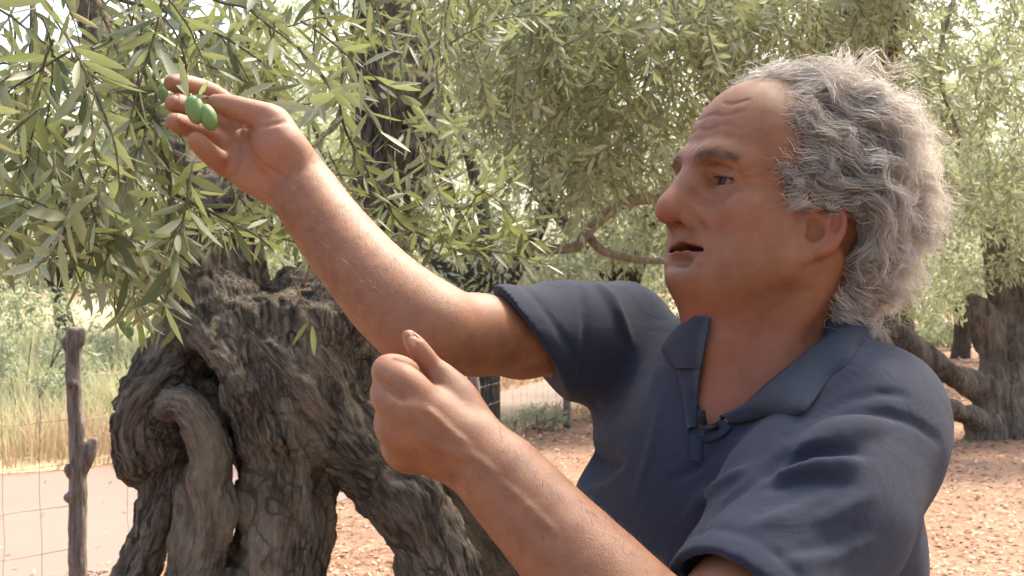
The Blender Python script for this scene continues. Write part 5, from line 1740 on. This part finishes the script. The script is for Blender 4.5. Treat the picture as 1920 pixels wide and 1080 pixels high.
def build_olives(tree):
    m = Mat('green_olive')
    c = m.mix(m.noise(160, 3), (0.100, 0.190, 0.050), (0.150, 0.250, 0.080))
    c = m.mix(m.math('MULTIPLY', m.ramp(m.noise(700, 2), [(0.62, (0, 0, 0)), (0.7, (1, 1, 1))]), 0.4), c, (0.26, 0.33, 0.15))
    c = m.mix(m.math('MULTIPLY', m.ramp(m.noise(45, 2), [(0.45, (0, 0, 0)), (0.65, (1, 1, 1))]), 0.5), c, (0.17, 0.235, 0.105))
    m.base(c, 0.52, 0.4)
    wood = Mat('olive_stem'); wood.base((0.27, 0.27, 0.12), 0.6)
    spots = [((365, 206, 1.160), (0.25, 0.0, -1.0), 0.0092, 0.0145, (352, 182, 1.176)), ((390, 220, 1.163), (0.45, 0.0, -1.0), 0.0090, 0.0140, (362, 182, 1.177)),
             ((243, 622, 1.28), (0.0, 0, -1), 0.0048, 0.0062, (246, 604, 1.30)), ((112, 318, 1.38), (0.1, 0, -1), 0.0062, 0.0085, (110, 298, 1.39)),
             ((306, 176, 1.30), (-0.2, 0, -1), 0.0058, 0.0080, (310, 160, 1.31))]
    for (c_, ax, r, h, st) in spots:
        c3 = P(*c_); ax = unit(ax)
        a = unit(np.cross(ax, [0, 1, 0.2])); b = np.cross(ax, a)
        th = np.linspace(0, np.pi, 13); ph = np.linspace(0, 2 * np.pi, 16, endpoint=False)
        V = []
        for t in th:
            rr = r * math.sin(t) ** 0.92 * (1 + 0.05 * math.cos(t))
            zz = -math.cos(t) * h * (1 + (0.06 if t > 2.9 else 0))
            for p in ph: V.append(c3 + ax * zz + rr * (a * math.cos(p) + b * math.sin(p)))
        i = np.arange(12)[:, None] * 16; j = np.arange(16)[None, :]
        Q = np.stack([i + j, i + (j + 1) % 16, i + 16 + (j + 1) % 16, i + 16 + j], -1).reshape(-1, 4)
        o = obj('olive', mesh_np('olive', np.array(V), Q), m.m, tree)
        V, Q, T = tube(catmull(np.array([P(*st), (P(*st) + c3 - ax * h) / 2 + np.array([0.001, 0, 0.002]), c3 - ax * h * 0.97]), 4), 0.0011, 6)
        o2 = bpy.data.objects.new('stem', mesh_np('stem', V, [Q, T]))
        COL.objects.link(o2); o2.data.materials.append(wood.m)
        o2.parent = o
        o2.matrix_parent_inverse = Matrix.Identity(4)
# ------------------------------------------------------------------ the trees behind, shrubs, fence
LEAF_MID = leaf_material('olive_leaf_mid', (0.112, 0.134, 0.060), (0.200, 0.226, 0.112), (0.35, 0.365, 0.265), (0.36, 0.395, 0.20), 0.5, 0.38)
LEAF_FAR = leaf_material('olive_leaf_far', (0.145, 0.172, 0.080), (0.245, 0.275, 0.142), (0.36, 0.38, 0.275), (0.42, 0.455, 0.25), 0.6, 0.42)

def put_leaves(tree, P0, D0, N0, L0, mat, rng, nbig, wr=(0.19, 0.27)):
    """Far leaves of a tree: the largest nbig in view as leaves of their own, the rest as one mass."""
    W0 = L0 * rng.uniform(wr[0], wr[1], len(L0))
    big = np.zeros(0, int); rest = np.arange(len(P0))
    if nbig:
        c = P0 + D0 * L0[:, None] * 0.5
        mx_ = 960 + c[:, 0] / c[:, 1] * FPX; my_ = 540 - (c[:, 2] - CAM_H) / c[:, 1] * FPX
        inv = (mx_ > 0) & (mx_ < 1920) & (my_ > 0) & (my_ < 1080) & ~((mx_ > 1230) & (mx_ < 1760) & (my_ > 110))
        facing = np.abs((N0 * unit([0, -1, 0])).sum(1)) * 0.6 + 0.4
        o = np.argsort(-np.where(inv, L0 / c[:, 1] * facing, 0))
        big, rest = o[:nbig], o[nbig:]
        shapes = []
        for q in range(6):
            V, Qd, Td = leaf_full(np.zeros((1, 3)), np.array([[1.0, 0, 0]]), np.array([[0, 0, 1.0]]), np.array([1.0]), np.array([0.20 + 0.014 * q]), np.array([0.05 * (q % 3)]))
            me = mesh_np('leaf', V, [Qd, Td]); fattr(me, 'tone', np.full(len(V), q / 6)); me.materials.append(mat)
            shapes.append(me)
        tl = world_loc(tree)
        for n_, i in enumerate(big):
            ob = bpy.data.objects.new('leaf', shapes[n_ % 6]); COL.objects.link(ob)
            ob.parent = tree
            ob.matrix_parent_inverse = Matrix.Translation(-tl)
            d = unit(D0[i]); s_ = unit(np.cross(N0[i], d)); n3 = np.cross(d, s_)
            M = Matrix(((d[0], s_[0], n3[0], 0), (d[1], s_[1], n3[1], 0), (d[2], s_[2], n3[2], 0), (0, 0, 0, 1)))
            ob.matrix_basis = Matrix.Translation(Vector(P0[i])) @ M @ Matrix.Scale(float(L0[i]), 4)
    V, Q = leaf_quads(P0[rest], D0[rest], N0[rest], L0[rest], W0[rest])
    me = mesh_np('foliage', V, Q, smooth=False)
    fattr(me, 'tone', np.repeat(rng.random(len(rest)), 4))
    f = obj('foliage', me, mat, tree)
    f['kind'] = 'stuff'

def gather(leaves):
    return (np.array([l[0] for l in leaves]), np.array([l[1] for l in leaves]), np.array([l[2] for l in leaves]), np.array([l[3] for l in leaves]))

def shade_canopy(rng, n, x0, x1, y0, y1, z0, z1, L=0.075):
    """Unseen leaves added overhead, above the picture, to shade the place."""
    x = rng.uniform(x0, x1, n); y = rng.uniform(y0, y1, n)
    z = rng.uniform(z0, z1, n)
    z = np.maximum(z, 1.85 + 0.27 * y + rng.random(n) * 0.5)
    keep = fbm(np.stack([x * 1.6, y * 1.6, z * 1.0], -1), 3, 77) > -0.25
    x, y, z = x[keep], y[keep], z[keep]; n = len(x)
    d = rng.normal(0, 1, (n, 3)) + np.array([0, 0, -0.5]); d /= np.linalg.norm(d, axis=1, keepdims=True)
    nm = rng.normal(0, 0.7, (n, 3)) + np.array([0, 0, 1.0])
    return np.stack([x, y, z], -1), d, nm, L * rng.uniform(0.7, 1.2, n)

def build_second_tree():
    rng = np.random.default_rng(31)
    base = np.array([1.25, 5.0, 0.0])
    tree = empty('olive_tree', base)
    tag(tree, 'leafy olive tree behind the man, its drooping branches hanging beside his head', 'tree')
    s = Sdf()
    s.chain([(1.25, 5.0, -0.1), (1.22, 5.0, 0.5), (1.30, 5.0, 1.1), (1.25, 4.9, 1.7)], [0.34, 0.24, 0.22, 0.20], 0.05, n=3)
    for pts, r in (([(1.25, 4.9, 1.7), (0.9, 4.6, 2.3), (0.45, 4.2, 2.9), (0.0, 3.9, 3.2)], [0.17, 0.12, 0.08, 0.05]),
                   ([(1.25, 4.9, 1.7), (1.35, 5.0, 2.5), (1.75, 5.0, 3.3), (2.4, 4.8, 3.7)], [0.16, 0.11, 0.08, 0.05]),
                   ([(1.25, 4.9, 1.7), (1.3, 4.2, 2.5), (1.2, 3.4, 3.0), (0.9, 2.4, 3.1), (0.7, 1.4, 3.0)], [0.14, 0.10, 0.07, 0.05, 0.03])):
        s.chain(pts, r, 0.05, n=3)
    for y in range(5):
        a = y * 1.257
        s.chain([(1.24 + 0.15 * math.cos(a), 5.0 + 0.15 * math.sin(a), 0.7), (1.25 + 0.32 * math.cos(a), 5.0 + 0.32 * math.sin(a), 0.12), (1.25 + 0.6 * math.cos(a), 5.0 + 0.6 * math.sin(a), -0.05)], [0.09, 0.09, 0.05], 0.06, n=2)
    bark_op(s, 0.014, 24, 5, 1.0, 1.25, 5.0, 51, lump=0.02)
    V, Q = s.mesh('trunk', 0.020, smooth=0, pad=0.04)
    bark = bark_material('olive_bark', (0.075, 0.062, 0.048), (0.20, 0.168, 0.13))
    obj('trunk', mesh_np('trunk', V, Q), bark, tree)
    pale = bark_material('pale_branch_bark', (0.25, 0.215, 0.16), (0.42, 0.37, 0.285), 3.0)
    BR = [([(1.25, 4.9, 1.75), P(1330, 385, 4.4), P(1235, 372, 4.1), P(1168, 382, 3.95), P(1108, 428, 3.85), P(1075, 464, 3.8), P(985, 466, 3.7)], 0.026, 0.015),
          ([P(1100, 436, 3.84), P(1130, 470, 3.85), P(1190, 486, 3.9), P(1250, 490, 3.95)], 0.016, 0.012),
          ([P(1190, 374, 4.0), P(1175, 340, 3.95), P(1150, 290, 3.9)], 0.012, 0.006),
          ([(0.45, 4.2, 2.9), P(1010, 40, 3.7), P(1040, 160, 3.6), P(1100, 260, 3.55)], 0.016, 0.006),
          ([(0.0, 3.9, 3.2), P(850, -40, 3.6), P(870, 120, 3.5)], 0.014, 0.005),
          ([(0.9, 4.6, 2.3), P(1250, 60, 4.0), P(1200, 200, 3.8)], 0.014, 0.006),
          ([(1.9, 4.95, 3.4), P(1800, -60, 4.6), P(1760, 120, 4.5), P(1800, 260, 4.5)], 0.014, 0.005)]
    leaves = []
    for pts, r0, r1 in BR:
        c = catmull(np.array([np.asarray(p, float) for p in pts]), 6)
        V, Q, T = tube(c, np.linspace(r0, r1, len(c)), 7)
        obj('branch', mesh_np('branch', V, [Q, T]), pale, tree)
        if r0 < 0.03: leaves += twig_leaves(c[len(c) // 3:], 0.03, 0.055, rng)
    sh = Parts()
    Z = [(830, -90, 1240, 140, 2.9, 4.2, 260, (0.0, 0.0, -1.0)), (980, 100, 1290, 330, 3.0, 4.2, 210, (0.0, 0, -1.0)), (980, -60, 1450, 90, 2.7, 4.0, 120, (0.1, 0, -0.9)),
         (1240, -90, 1720, 70, 3.0, 4.4, 280, (0.1, 0, -0.8)), (1640, -90, 1980, 160, 4.0, 5.4, 230, (0.1, 0, -0.9)), (1680, 120, 1990, 360, 4.2, 5.6, 190, (0.0, 0, -1.0)),
         (1290, 60, 1700, 300, 3.6, 4.6, 60, (0, 0, -1)), (860, 60, 1010, 320, 3.3, 4.4, 60, (0, 0, -1))]
    for x0, y0, x1, y1, d0, d1, n, dr in Z:
        for _ in range(n):
            p = P(rng.uniform(x0, x1), rng.uniform(y0, y1), rng.uniform(d0, d1))
            tw = twig_path(p, unit(np.array(dr) * 0.55 + rng.normal(0, 0.6, 3)), rng.uniform(0.14, 0.28), 0.12, rng, 6)
            V, Q, T = tube(tw, np.linspace(0.0018, 0.0009, len(tw)), 3, cap=False)
            sh.add(V, Q, T)
            leaves += twig_leaves(tw, 0.019, 0.054, rng)
    o = obj('shoots', sh.mesh('shoots'), pale, tree); o['kind'] = 'stuff'
    P0, D0, N0, L0 = gather(leaves)
    cp = shade_canopy(rng, 42000, -0.3, 2.8, -2.6, 4.4, 2.4, 3.6)  # unseen leaves added overhead and behind the camera to shade the man's near side
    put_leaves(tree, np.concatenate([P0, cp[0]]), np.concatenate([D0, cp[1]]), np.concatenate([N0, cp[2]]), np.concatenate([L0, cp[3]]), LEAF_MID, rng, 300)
    print('second tree leaves', len(P0))

def crown_leaves(rng, centre, rad, n, L, clumps=40):
    """Leaves gathered in drooping clumps through an uneven crown."""
    c = rng.normal(0, 1, (clumps, 3)); c /= np.linalg.norm(c, axis=1, keepdims=True)
    c *= (0.45 + 0.55 * rng.random(clumps) ** 0.5)[:, None]
    cc = np.asarray(centre) + c * np.asarray(rad)
    cr = np.mean(rad) * rng.uniform(0.20, 0.36, clumps)
    i = rng.integers(0, clumps, n)
    q = rng.normal(0, 1, (n, 3)); q /= np.linalg.norm(q, axis=1, keepdims=True)
    q *= (rng.random(n) ** 0.45)[:, None]
    p = cc[i] + q * cr[i][:, None] * np.array([1, 1, 0.8])
    d = rng.normal(0, 0.6, (n, 3)) + q * 0.8 + np.array([0, 0, -0.5])
    d /= np.linalg.norm(d, axis=1, keepdims=True)
    nm = rng.normal(0, 0.8, (n, 3)) + np.array([0, -0.2, 0.7])
    return p, d, nm, L * rng.uniform(0.7, 1.25, n)

def build_right_tree():
    rng = np.random.default_rng(41)
    D = 12.4
    base = P(1890, 540, D); base[2] = 0
    tree = empty('olive_tree', base)
    tag(tree, 'thick fluted olive tree at the right with two low limbs reaching towards the man', 'tree')
    k = D / FPX
    s = Sdf()
    def C(pts, kk=0.12, n=3):
        s.chain([P(a, b, D + d) for a, b, d, r in pts], [r * k for a, b, d, r in pts], kk, n=n)
    C([(1892, 830, 0, 54), (1894, 760, 0, 42), (1896, 660, 0, 37), (1890, 560, 0.1, 34), (1884, 480, 0.1, 27)], 0.0)
    C([(1925, 830, 0.1, 50), (1922, 740, 0.1, 42), (1925, 640, 0.1, 40), (1945, 520, 0.1, 36), (1960, 380, 0.1, 30)])
    C([(1860, 640, 0, 26), (1842, 590, -0.1, 18), (1828, 560, -0.1, 9)], 0.08)
    C([(1885, 500, 0.1, 36), (1860, 380, 0, 28), (1800, 240, -0.2, 22), (1720, 120, -0.4, 16)], 0.08)
    C([(1960, 400, 0.1, 28), (2060, 200, 0.2, 20)], 0.08)
    for a, w in ((1856, 22), (1876, 19), (1904, 22), (1936, 24)):
        C([(a + (a - 1890) * 0.7, 835, -0.35, w), (a, 780, -0.25, w * 0.8), (a - 2, 690, -0.2, w * 0.55), (a, 600, -0.1, w * 0.4)], 0.06)
    C([(1885, 745, -0.1, 30), (1830, 724, -0.3, 21), (1770, 692, -0.5, 18), (1710, 652, -0.6, 15), (1665, 610, -0.7, 13), (1610, 570, -0.7, 11), (1540, 520, -0.6, 12)], 0.06)
    C([(1860, 800, -0.2, 26), (1800, 774, -0.6, 15), (1740, 755, -0.8, 14), (1700, 720, -0.9, 12), (1665, 660, -0.9, 11), (1630, 600, -0.9, 13)], 0.06)
    bark_op(s, 0.032, 8.5, 1.2, 0.25, base[0], base[1], 61, lump=0.035, lf=2.8)
    V, Q = s.mesh('trunk', 0.030, smooth=0, pad=0.1)
    obj('trunk', mesh_np('trunk', V, Q), bark_material('fluted_bark', (0.120, 0.095, 0.072), (0.36, 0.29, 0.22), 0.35), tree)
    cs = [crown_leaves(rng, P(1900, 300, D), (2.2, 1.8, 1.3), 9000, 0.10, 46), crown_leaves(rng, P(1780, 420, D - 0.5), (0.9, 1.0, 0.75), 3200, 0.09, 20), crown_leaves(rng, P(1860, 400, D - 1.2), (1.1, 0.5, 0.75), 5200, 0.09, 30), crown_leaves(rng, P(2100, 150, D), (2.0, 1.8, 1.4), 2500, 0.11, 20)]
    arr = [np.concatenate([c[i] for c in cs]) for i in range(4)]
    py = 540 - (arr[0][:, 2] - CAM_H) / arr[0][:, 1] * FPX
    ok = py < 560 + rng.normal(0, 12, len(py))
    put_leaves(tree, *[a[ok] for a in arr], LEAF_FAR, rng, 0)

def far_tree(label, px, d, h, crown, n, rng, lean=0.0, group='olive trees far behind'):
    """A whole olive tree in the distance: forked trunk and clumped crown."""
    x = (px - 960) / FPX * d
    base = np.array([x, d, 0.0])
    t = empty('olive_tree', base)
    tag(t, label, 'tree', group)
    pp = Parts()
    fork = base + np.array([lean, 0, h * 0.30])
    V, Q, T = tube(catmull(np.array([base + np.array([0, 0, -0.1]), base + np.array([0.05, 0, h * 0.12]), fork]), 4), np.linspace(0.24, 0.13, 9), 8)
    pp.add(V, Q, T)
    for a in range(5):
        an = a * 1.257 + rng.random()
        e = base + np.array([math.cos(an) * crown[0] * 0.6, math.sin(an) * crown[1] * 0.6, h * rng.uniform(0.6, 0.85)])
        m_ = (fork + e) / 2 + rng.normal(0, 0.15, 3)
        V, Q, T = tube(catmull(np.array([fork, m_, e]), 4), np.linspace(0.14, 0.03, 9), 6)
        pp.add(V, Q, T)
    obj('trunk', pp.mesh('trunk'), FAR_BARK, t)
    c = crown_leaves(rng, base + np.array([lean, 0, h * 0.62]), crown, n, 0.11 if d < 18 else 0.15, 42)
    V, Q = leaf_quads(c[0], c[1], c[2], c[3], c[3] * 0.30)
    me = mesh_np('crown', V, Q, smooth=False)
    fattr(me, 'tone', np.repeat(rng.random(len(c[0])), 4))
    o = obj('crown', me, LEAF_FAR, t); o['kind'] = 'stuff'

def build_far_trees():
    global FAR_BARK
    FAR_BARK = bark_material('far_bark', (0.09, 0.072, 0.056), (0.20, 0.16, 0.125), 0.4)
    rng = np.random.default_rng(55)
    T = [('pale olive tree seen between the old trunk and the drooping branches', 900, 13.5, 4.8, (1.9, 1.5, 1.9), 11000),
         ('broad olive tree behind the pale bare branch beside the face', 1150, 14.5, 5.0, (2.1, 1.6, 2.0), 11000),
         ('olive tree standing directly behind the head of the man', 1400, 17.0, 5.2, (2.2, 2.0, 1.8), 5000),
         ('round olive tree behind the curls at the back of the head', 1690, 19.0, 5.6, (2.5, 2.0, 2.3), 8500),
         ('small olive tree behind the low limbs of the fluted tree', 1800, 26.0, 5.0, (2.2, 2.0, 1.8), 4000),
         ('tall olive tree behind the thick rising limb of the old tree', 690, 17.5, 5.6, (2.2, 1.8, 2.2), 8500),
         ('olive tree at the edge of the field behind the raised hand', 420, 19.0, 5.4, (2.4, 1.8, 2.2), 8000),
         ('leftmost olive tree, beyond the field and the fence post', 120, 20.0, 5.4, (2.4, 2.0, 2.0), 5500),
         ('distant olive tree low between the field and the sleeve', 1030, 30.0, 5.5, (3.0, 2.4, 2.2), 4500),
         ('distant olive tree beyond the far end of the road', 1300, 34.0, 5.6, (3.2, 2.4, 2.2), 4000),
         ('distant olive tree above the field, right of the fence post', 260, 33.0, 6.2, (3.4, 2.6, 2.5), 5000),
         ('distant olive tree past the fluted trunk on the right', 1960, 24.0, 5.6, (2.6, 2.2, 2.1), 4500),
         ('distant olive tree at the far left beyond the grey bush', -60, 30.0, 6.2, (3.2, 2.4, 2.5), 4500),
         ('distant olive tree farthest away behind the thick rising limb', 600, 35.0, 6.5, (3.6, 2.6, 2.7), 5000)]
    for lb, px, d, h, cr, n in T:
        far_tree(lb, px, d, h, (cr[0] * 1.1, cr[1] * 1.1, cr[2] * 1.15), int(n * 1.7), rng, rng.uniform(-0.2, 0.2))

def shrub(name, label, cat, px, py, rad, n, L, tones, rng, wr=0.30):
    base = G(px, py)
    t = empty(name, base)
    tag(t, label, cat)
    pp = Parts()
    for a in range(9):
        an = rng.random() * 6.283; r = rng.random() ** 0.5
        e = base + np.array([math.cos(an) * rad[0] * r, math.sin(an) * rad[1] * r, rad[2] * rng.uniform(0.9, 1.7)])
        V, Q, T = tube(catmull(np.array([base + np.array([0, 0, -0.02]), (base + e) / 2 + rng.normal(0, 0.05, 3), e]), 4), np.linspace(0.012, 0.003, 9), 5)
        pp.add(V, Q, T)
    obj('stems', pp.mesh('stems'), FAR_BARK, t)
    c = crown_leaves(rng, base + np.array([0, 0, rad[2]]), rad, n, L, 22)
    p = c[0]; p[:, 2] = np.maximum(p[:, 2], 0.02)
    V, Q = leaf_quads(p, c[1], c[2], c[3], c[3] * wr)
    me = mesh_np('crown', V, Q, smooth=False)
    fattr(me, 'tone', np.repeat(rng.random(len(p)), 4))
    o = obj('crown', me, leaf_material(name + '_leaf', *tones, 0.6, 0.4), t); o['kind'] = 'stuff'

def build_shrubs():
    rng = np.random.default_rng(66)
    grey = ((0.13, 0.155, 0.085), (0.22, 0.25, 0.15), (0.30, 0.33, 0.23), (0.34, 0.38, 0.20))
    lime = ((0.20, 0.26, 0.06), (0.34, 0.38, 0.12), (0.40, 0.44, 0.20), (0.45, 0.52, 0.12))
    shrub('bush', 'grey green bush at the left edge of the dry field', 'bush', 45, 815, (0.95, 0.7, 0.85), 3600, 0.085, grey, rng)
    shrub('bush', 'small lime green bush in the grass between post and old trunk', 'bush', 262, 800, (0.36, 0.3, 0.36), 1500, 0.07, lime, rng)
    shrub('bush', 'low grey shrub at the road edge beside the shirt', 'bush', 1005, 806, (0.34, 0.26, 0.14), 900, 0.07, grey, rng, 0.18)
    shrub('bush', 'rounded green bush behind the low limbs beside the shoulder', 'bush', 1740, 655, (1.3, 0.8, 0.8), 3600, 0.14, grey, rng)
    shrub('bush', 'wide green bush just left of the fluted trunk', 'bush', 1815, 650, (1.2, 0.8, 0.7), 3200, 0.14, grey, rng)
    shrub('bush', 'dark green bush behind the neck and curls', 'bush', 1655, 650, (1.2, 0.8, 0.9), 3000, 0.14, grey, rng)
    shrub('bush', 'pale grey bush behind the lime green bush', 'bush', 175, 770, (0.7, 0.6, 0.55), 2200, 0.085, grey, rng)

# ------------------------------------------------------------------ fence
def build_fence():
    rng = np.random.default_rng(71)
    f0 = P(150, 540, 4.4); f0[2] = 0
    fence = empty('wire_fence', f0)
    tag(fence, 'wire mesh fence with knotty grey wooden posts along the dirt road', 'fence')
    m = Mat('weathered_post')
    co = m.coord((1, 1, 0.12))
    fib = m.noise(90, 5, 0.65, vec=co)
    c = m.mix(m.ramp(fib, [(0.35, (0, 0, 0)), (0.65, (1, 1, 1))]), (0.075, 0.060, 0.048), (0.28, 0.240, 0.205))
    c = m.mix(m.math('MULTIPLY', m.noise(7, 3), 0.6), c, (0.10, 0.078, 0.062))
    m.base(c, 0.9, 0.15); m.bump(fib, 0.8, 0.006)
    posts = [(np.array([-2.95, 3.35, 0]), 1.42), (f0, 1.39), (np.array([-0.31, 9.4, 0]), 1.40), (np.array([0.62, 13.0, 0]), 1.38)]
    # the near post, a lopped branch with knots and stubs
    s = Sdf()
    k = 4.4 / FPX
    def C(pts, kk=0.012, n=3, mode='u'):
        s.chain([P(a, b, 4.4 + d) for a, b, d, r in pts], [r * k for a, b, d, r in pts], kk, mode, n=n)
    C([(139, 625, 0, 15.5), (137, 700, 0, 14.5), (142, 780, 0, 14), (146, 860, 0, 16), (146, 960, 0, 16.5), (146, 1080, 0, 17.5), (148, 1200, 0, 18), (150, 1340, 0, 19)], 0.0)
    C([(150, 640, 0, 9), (153, 620, 0, 7)], 0.01); C([(128, 650, -0.01, 8), (120, 640, -0.02, 6)], 0.01)
    C([(152, 880, 0, 13), (166, 850, 0, 12), (174, 828, 0, 7)], 0.012)
    C([(134, 888, -0.02, 10), (128, 876, -0.03, 6)], 0.01); C([(134, 936, -0.02, 10), (129, 932, -0.03, 7)], 0.01)
    C([(136, 720, -0.02, 8), (132, 722, -0.025, 6)], 0.01)
    top = P(139, 612, 4.4)
    def flat(x, y, z, t=top[2]): return (t - z - 0.10 * (x - np.float32(top[0]))).astype(np.float32)
    s.add(flat, top - 0.1, top + 0.1, 0.0, 's')
    bark_op(s, 0.0022, 120, 12, 0.5, f0[0], f0[1], 81, lump=0.004, lf=22)
    V, Q = s.mesh('post', 0.0055, smooth=0, pad=0.01)
    obj('post', mesh_np('post', V, Q), m.m, fence)
    for p, h in (posts[0], posts[2], posts[3]):
        pts = np.array([p + np.array([rng.normal(0, 0.015), rng.normal(0, 0.015), z]) for z in np.linspace(0, h, 7)])
        V, Q, T = tube(catmull(pts, 3), 0.042 + 0.004 * rng.random(19), 9)
        obj('post', mesh_np('post', V, [Q, T]), m.m, fence)
    w = Mat('rusty_wire'); w.base(w.mix(w.noise(40), (0.16, 0.12, 0.09), (0.30, 0.25, 0.20)), 0.6, 0.4)
    w.b.inputs['Metallic'].default_value = 0.3
    hs = [0.10, 0.26, 0.42, 0.58, 0.74, 0.90, 1.06, 1.22]
    for a, b in ((0, 1), (1, 2), (2, 3)):
        A, B = posts[a][0], posts[b][0]
        L = np.linalg.norm(B - A)
        n = int(L / (0.14 if b < 2 else 0.30))
        for z in hs:
            t = np.linspace(0, 1, 9)
            pts = A[None] * (1 - t[:, None]) + B[None] * t[:, None]
            pts[:, 2] = z - 0.02 * np.sin(t * np.pi) + rng.normal(0, 0.004, 9)
            V, Q, T = tube(pts, 0.0011, 4, cap=False)
            obj('wire', mesh_np('wire', V, Q), w.m, fence)
        for i in range(1, n):
            t = (i + rng.normal(0, 0.05)) / n
            p = A * (1 - t) + B * t
            zz = np.linspace(0.03, 1.24, 9)
            pts = np.stack([p[0] + rng.normal(0, 0.006, 9), p[1] + rng.normal(0, 0.006, 9), zz], -1)
            V, Q, T = tube(pts, 0.0010, 4, cap=False)
            obj('wire', mesh_np('wire', V, Q), w.m, fence)

# ------------------------------------------------------------------ the small microphone on the shirt
def build_microphone():
    c = P(1320, 786, (SHIRT0.hit(1320, 800) or 1.05) - 0.010)
    mic = empty('clip_microphone', c)
    tag(mic, 'tiny black clip microphone at the neck opening of the navy shirt', 'microphone')
    m = Mat('black_plastic'); m.base((0.012, 0.012, 0.014), 0.5)
    f = Mat('black_foam'); f.base(f.mix(f.noise(900), (0.006, 0.006, 0.007), (0.02, 0.02, 0.022)), 0.95)
    V, Q, T = tube(np.array([c + np.array([-0.002, 0, 0.008]), c + np.array([-0.002, -0.001, 0.002]), c + np.array([0, -0.001, -0.006])]), np.array([0.0032, 0.0038, 0.0030]), 10)
    obj('capsule', mesh_np('capsule', V, [Q, T]), f.m, mic)
    V, Q, T = tube(np.array([c + np.array([-0.004, 0, -0.006]), c + np.array([0.004, -0.002, -0.008]), c + np.array([0.013, -0.002, -0.006])]), np.array([0.0030, 0.0036, 0.0026]), 8)
    obj('clip', mesh_np('clip', V, [Q, T]), m.m, mic)
    pts = catmull(np.array([c + np.array([0.0, 0.0, -0.006]), c + np.array([0.003, 0.001, -0.016]), c + np.array([0.008, 0.006, -0.022])]), 5)
    V, Q, T = tube(pts, 0.0009, 5)
    obj('cable', mesh_np('cable', V, [Q, T]), m.m, mic)
# ------------------------------------------------------------------ assemble
build_setting()
TREE = build_old_tree()
build_near_foliage(TREE)
build_second_tree()
build_right_tree()
build_far_trees()
build_shrubs()
build_fence()
PERSON = build_person()
build_microphone()
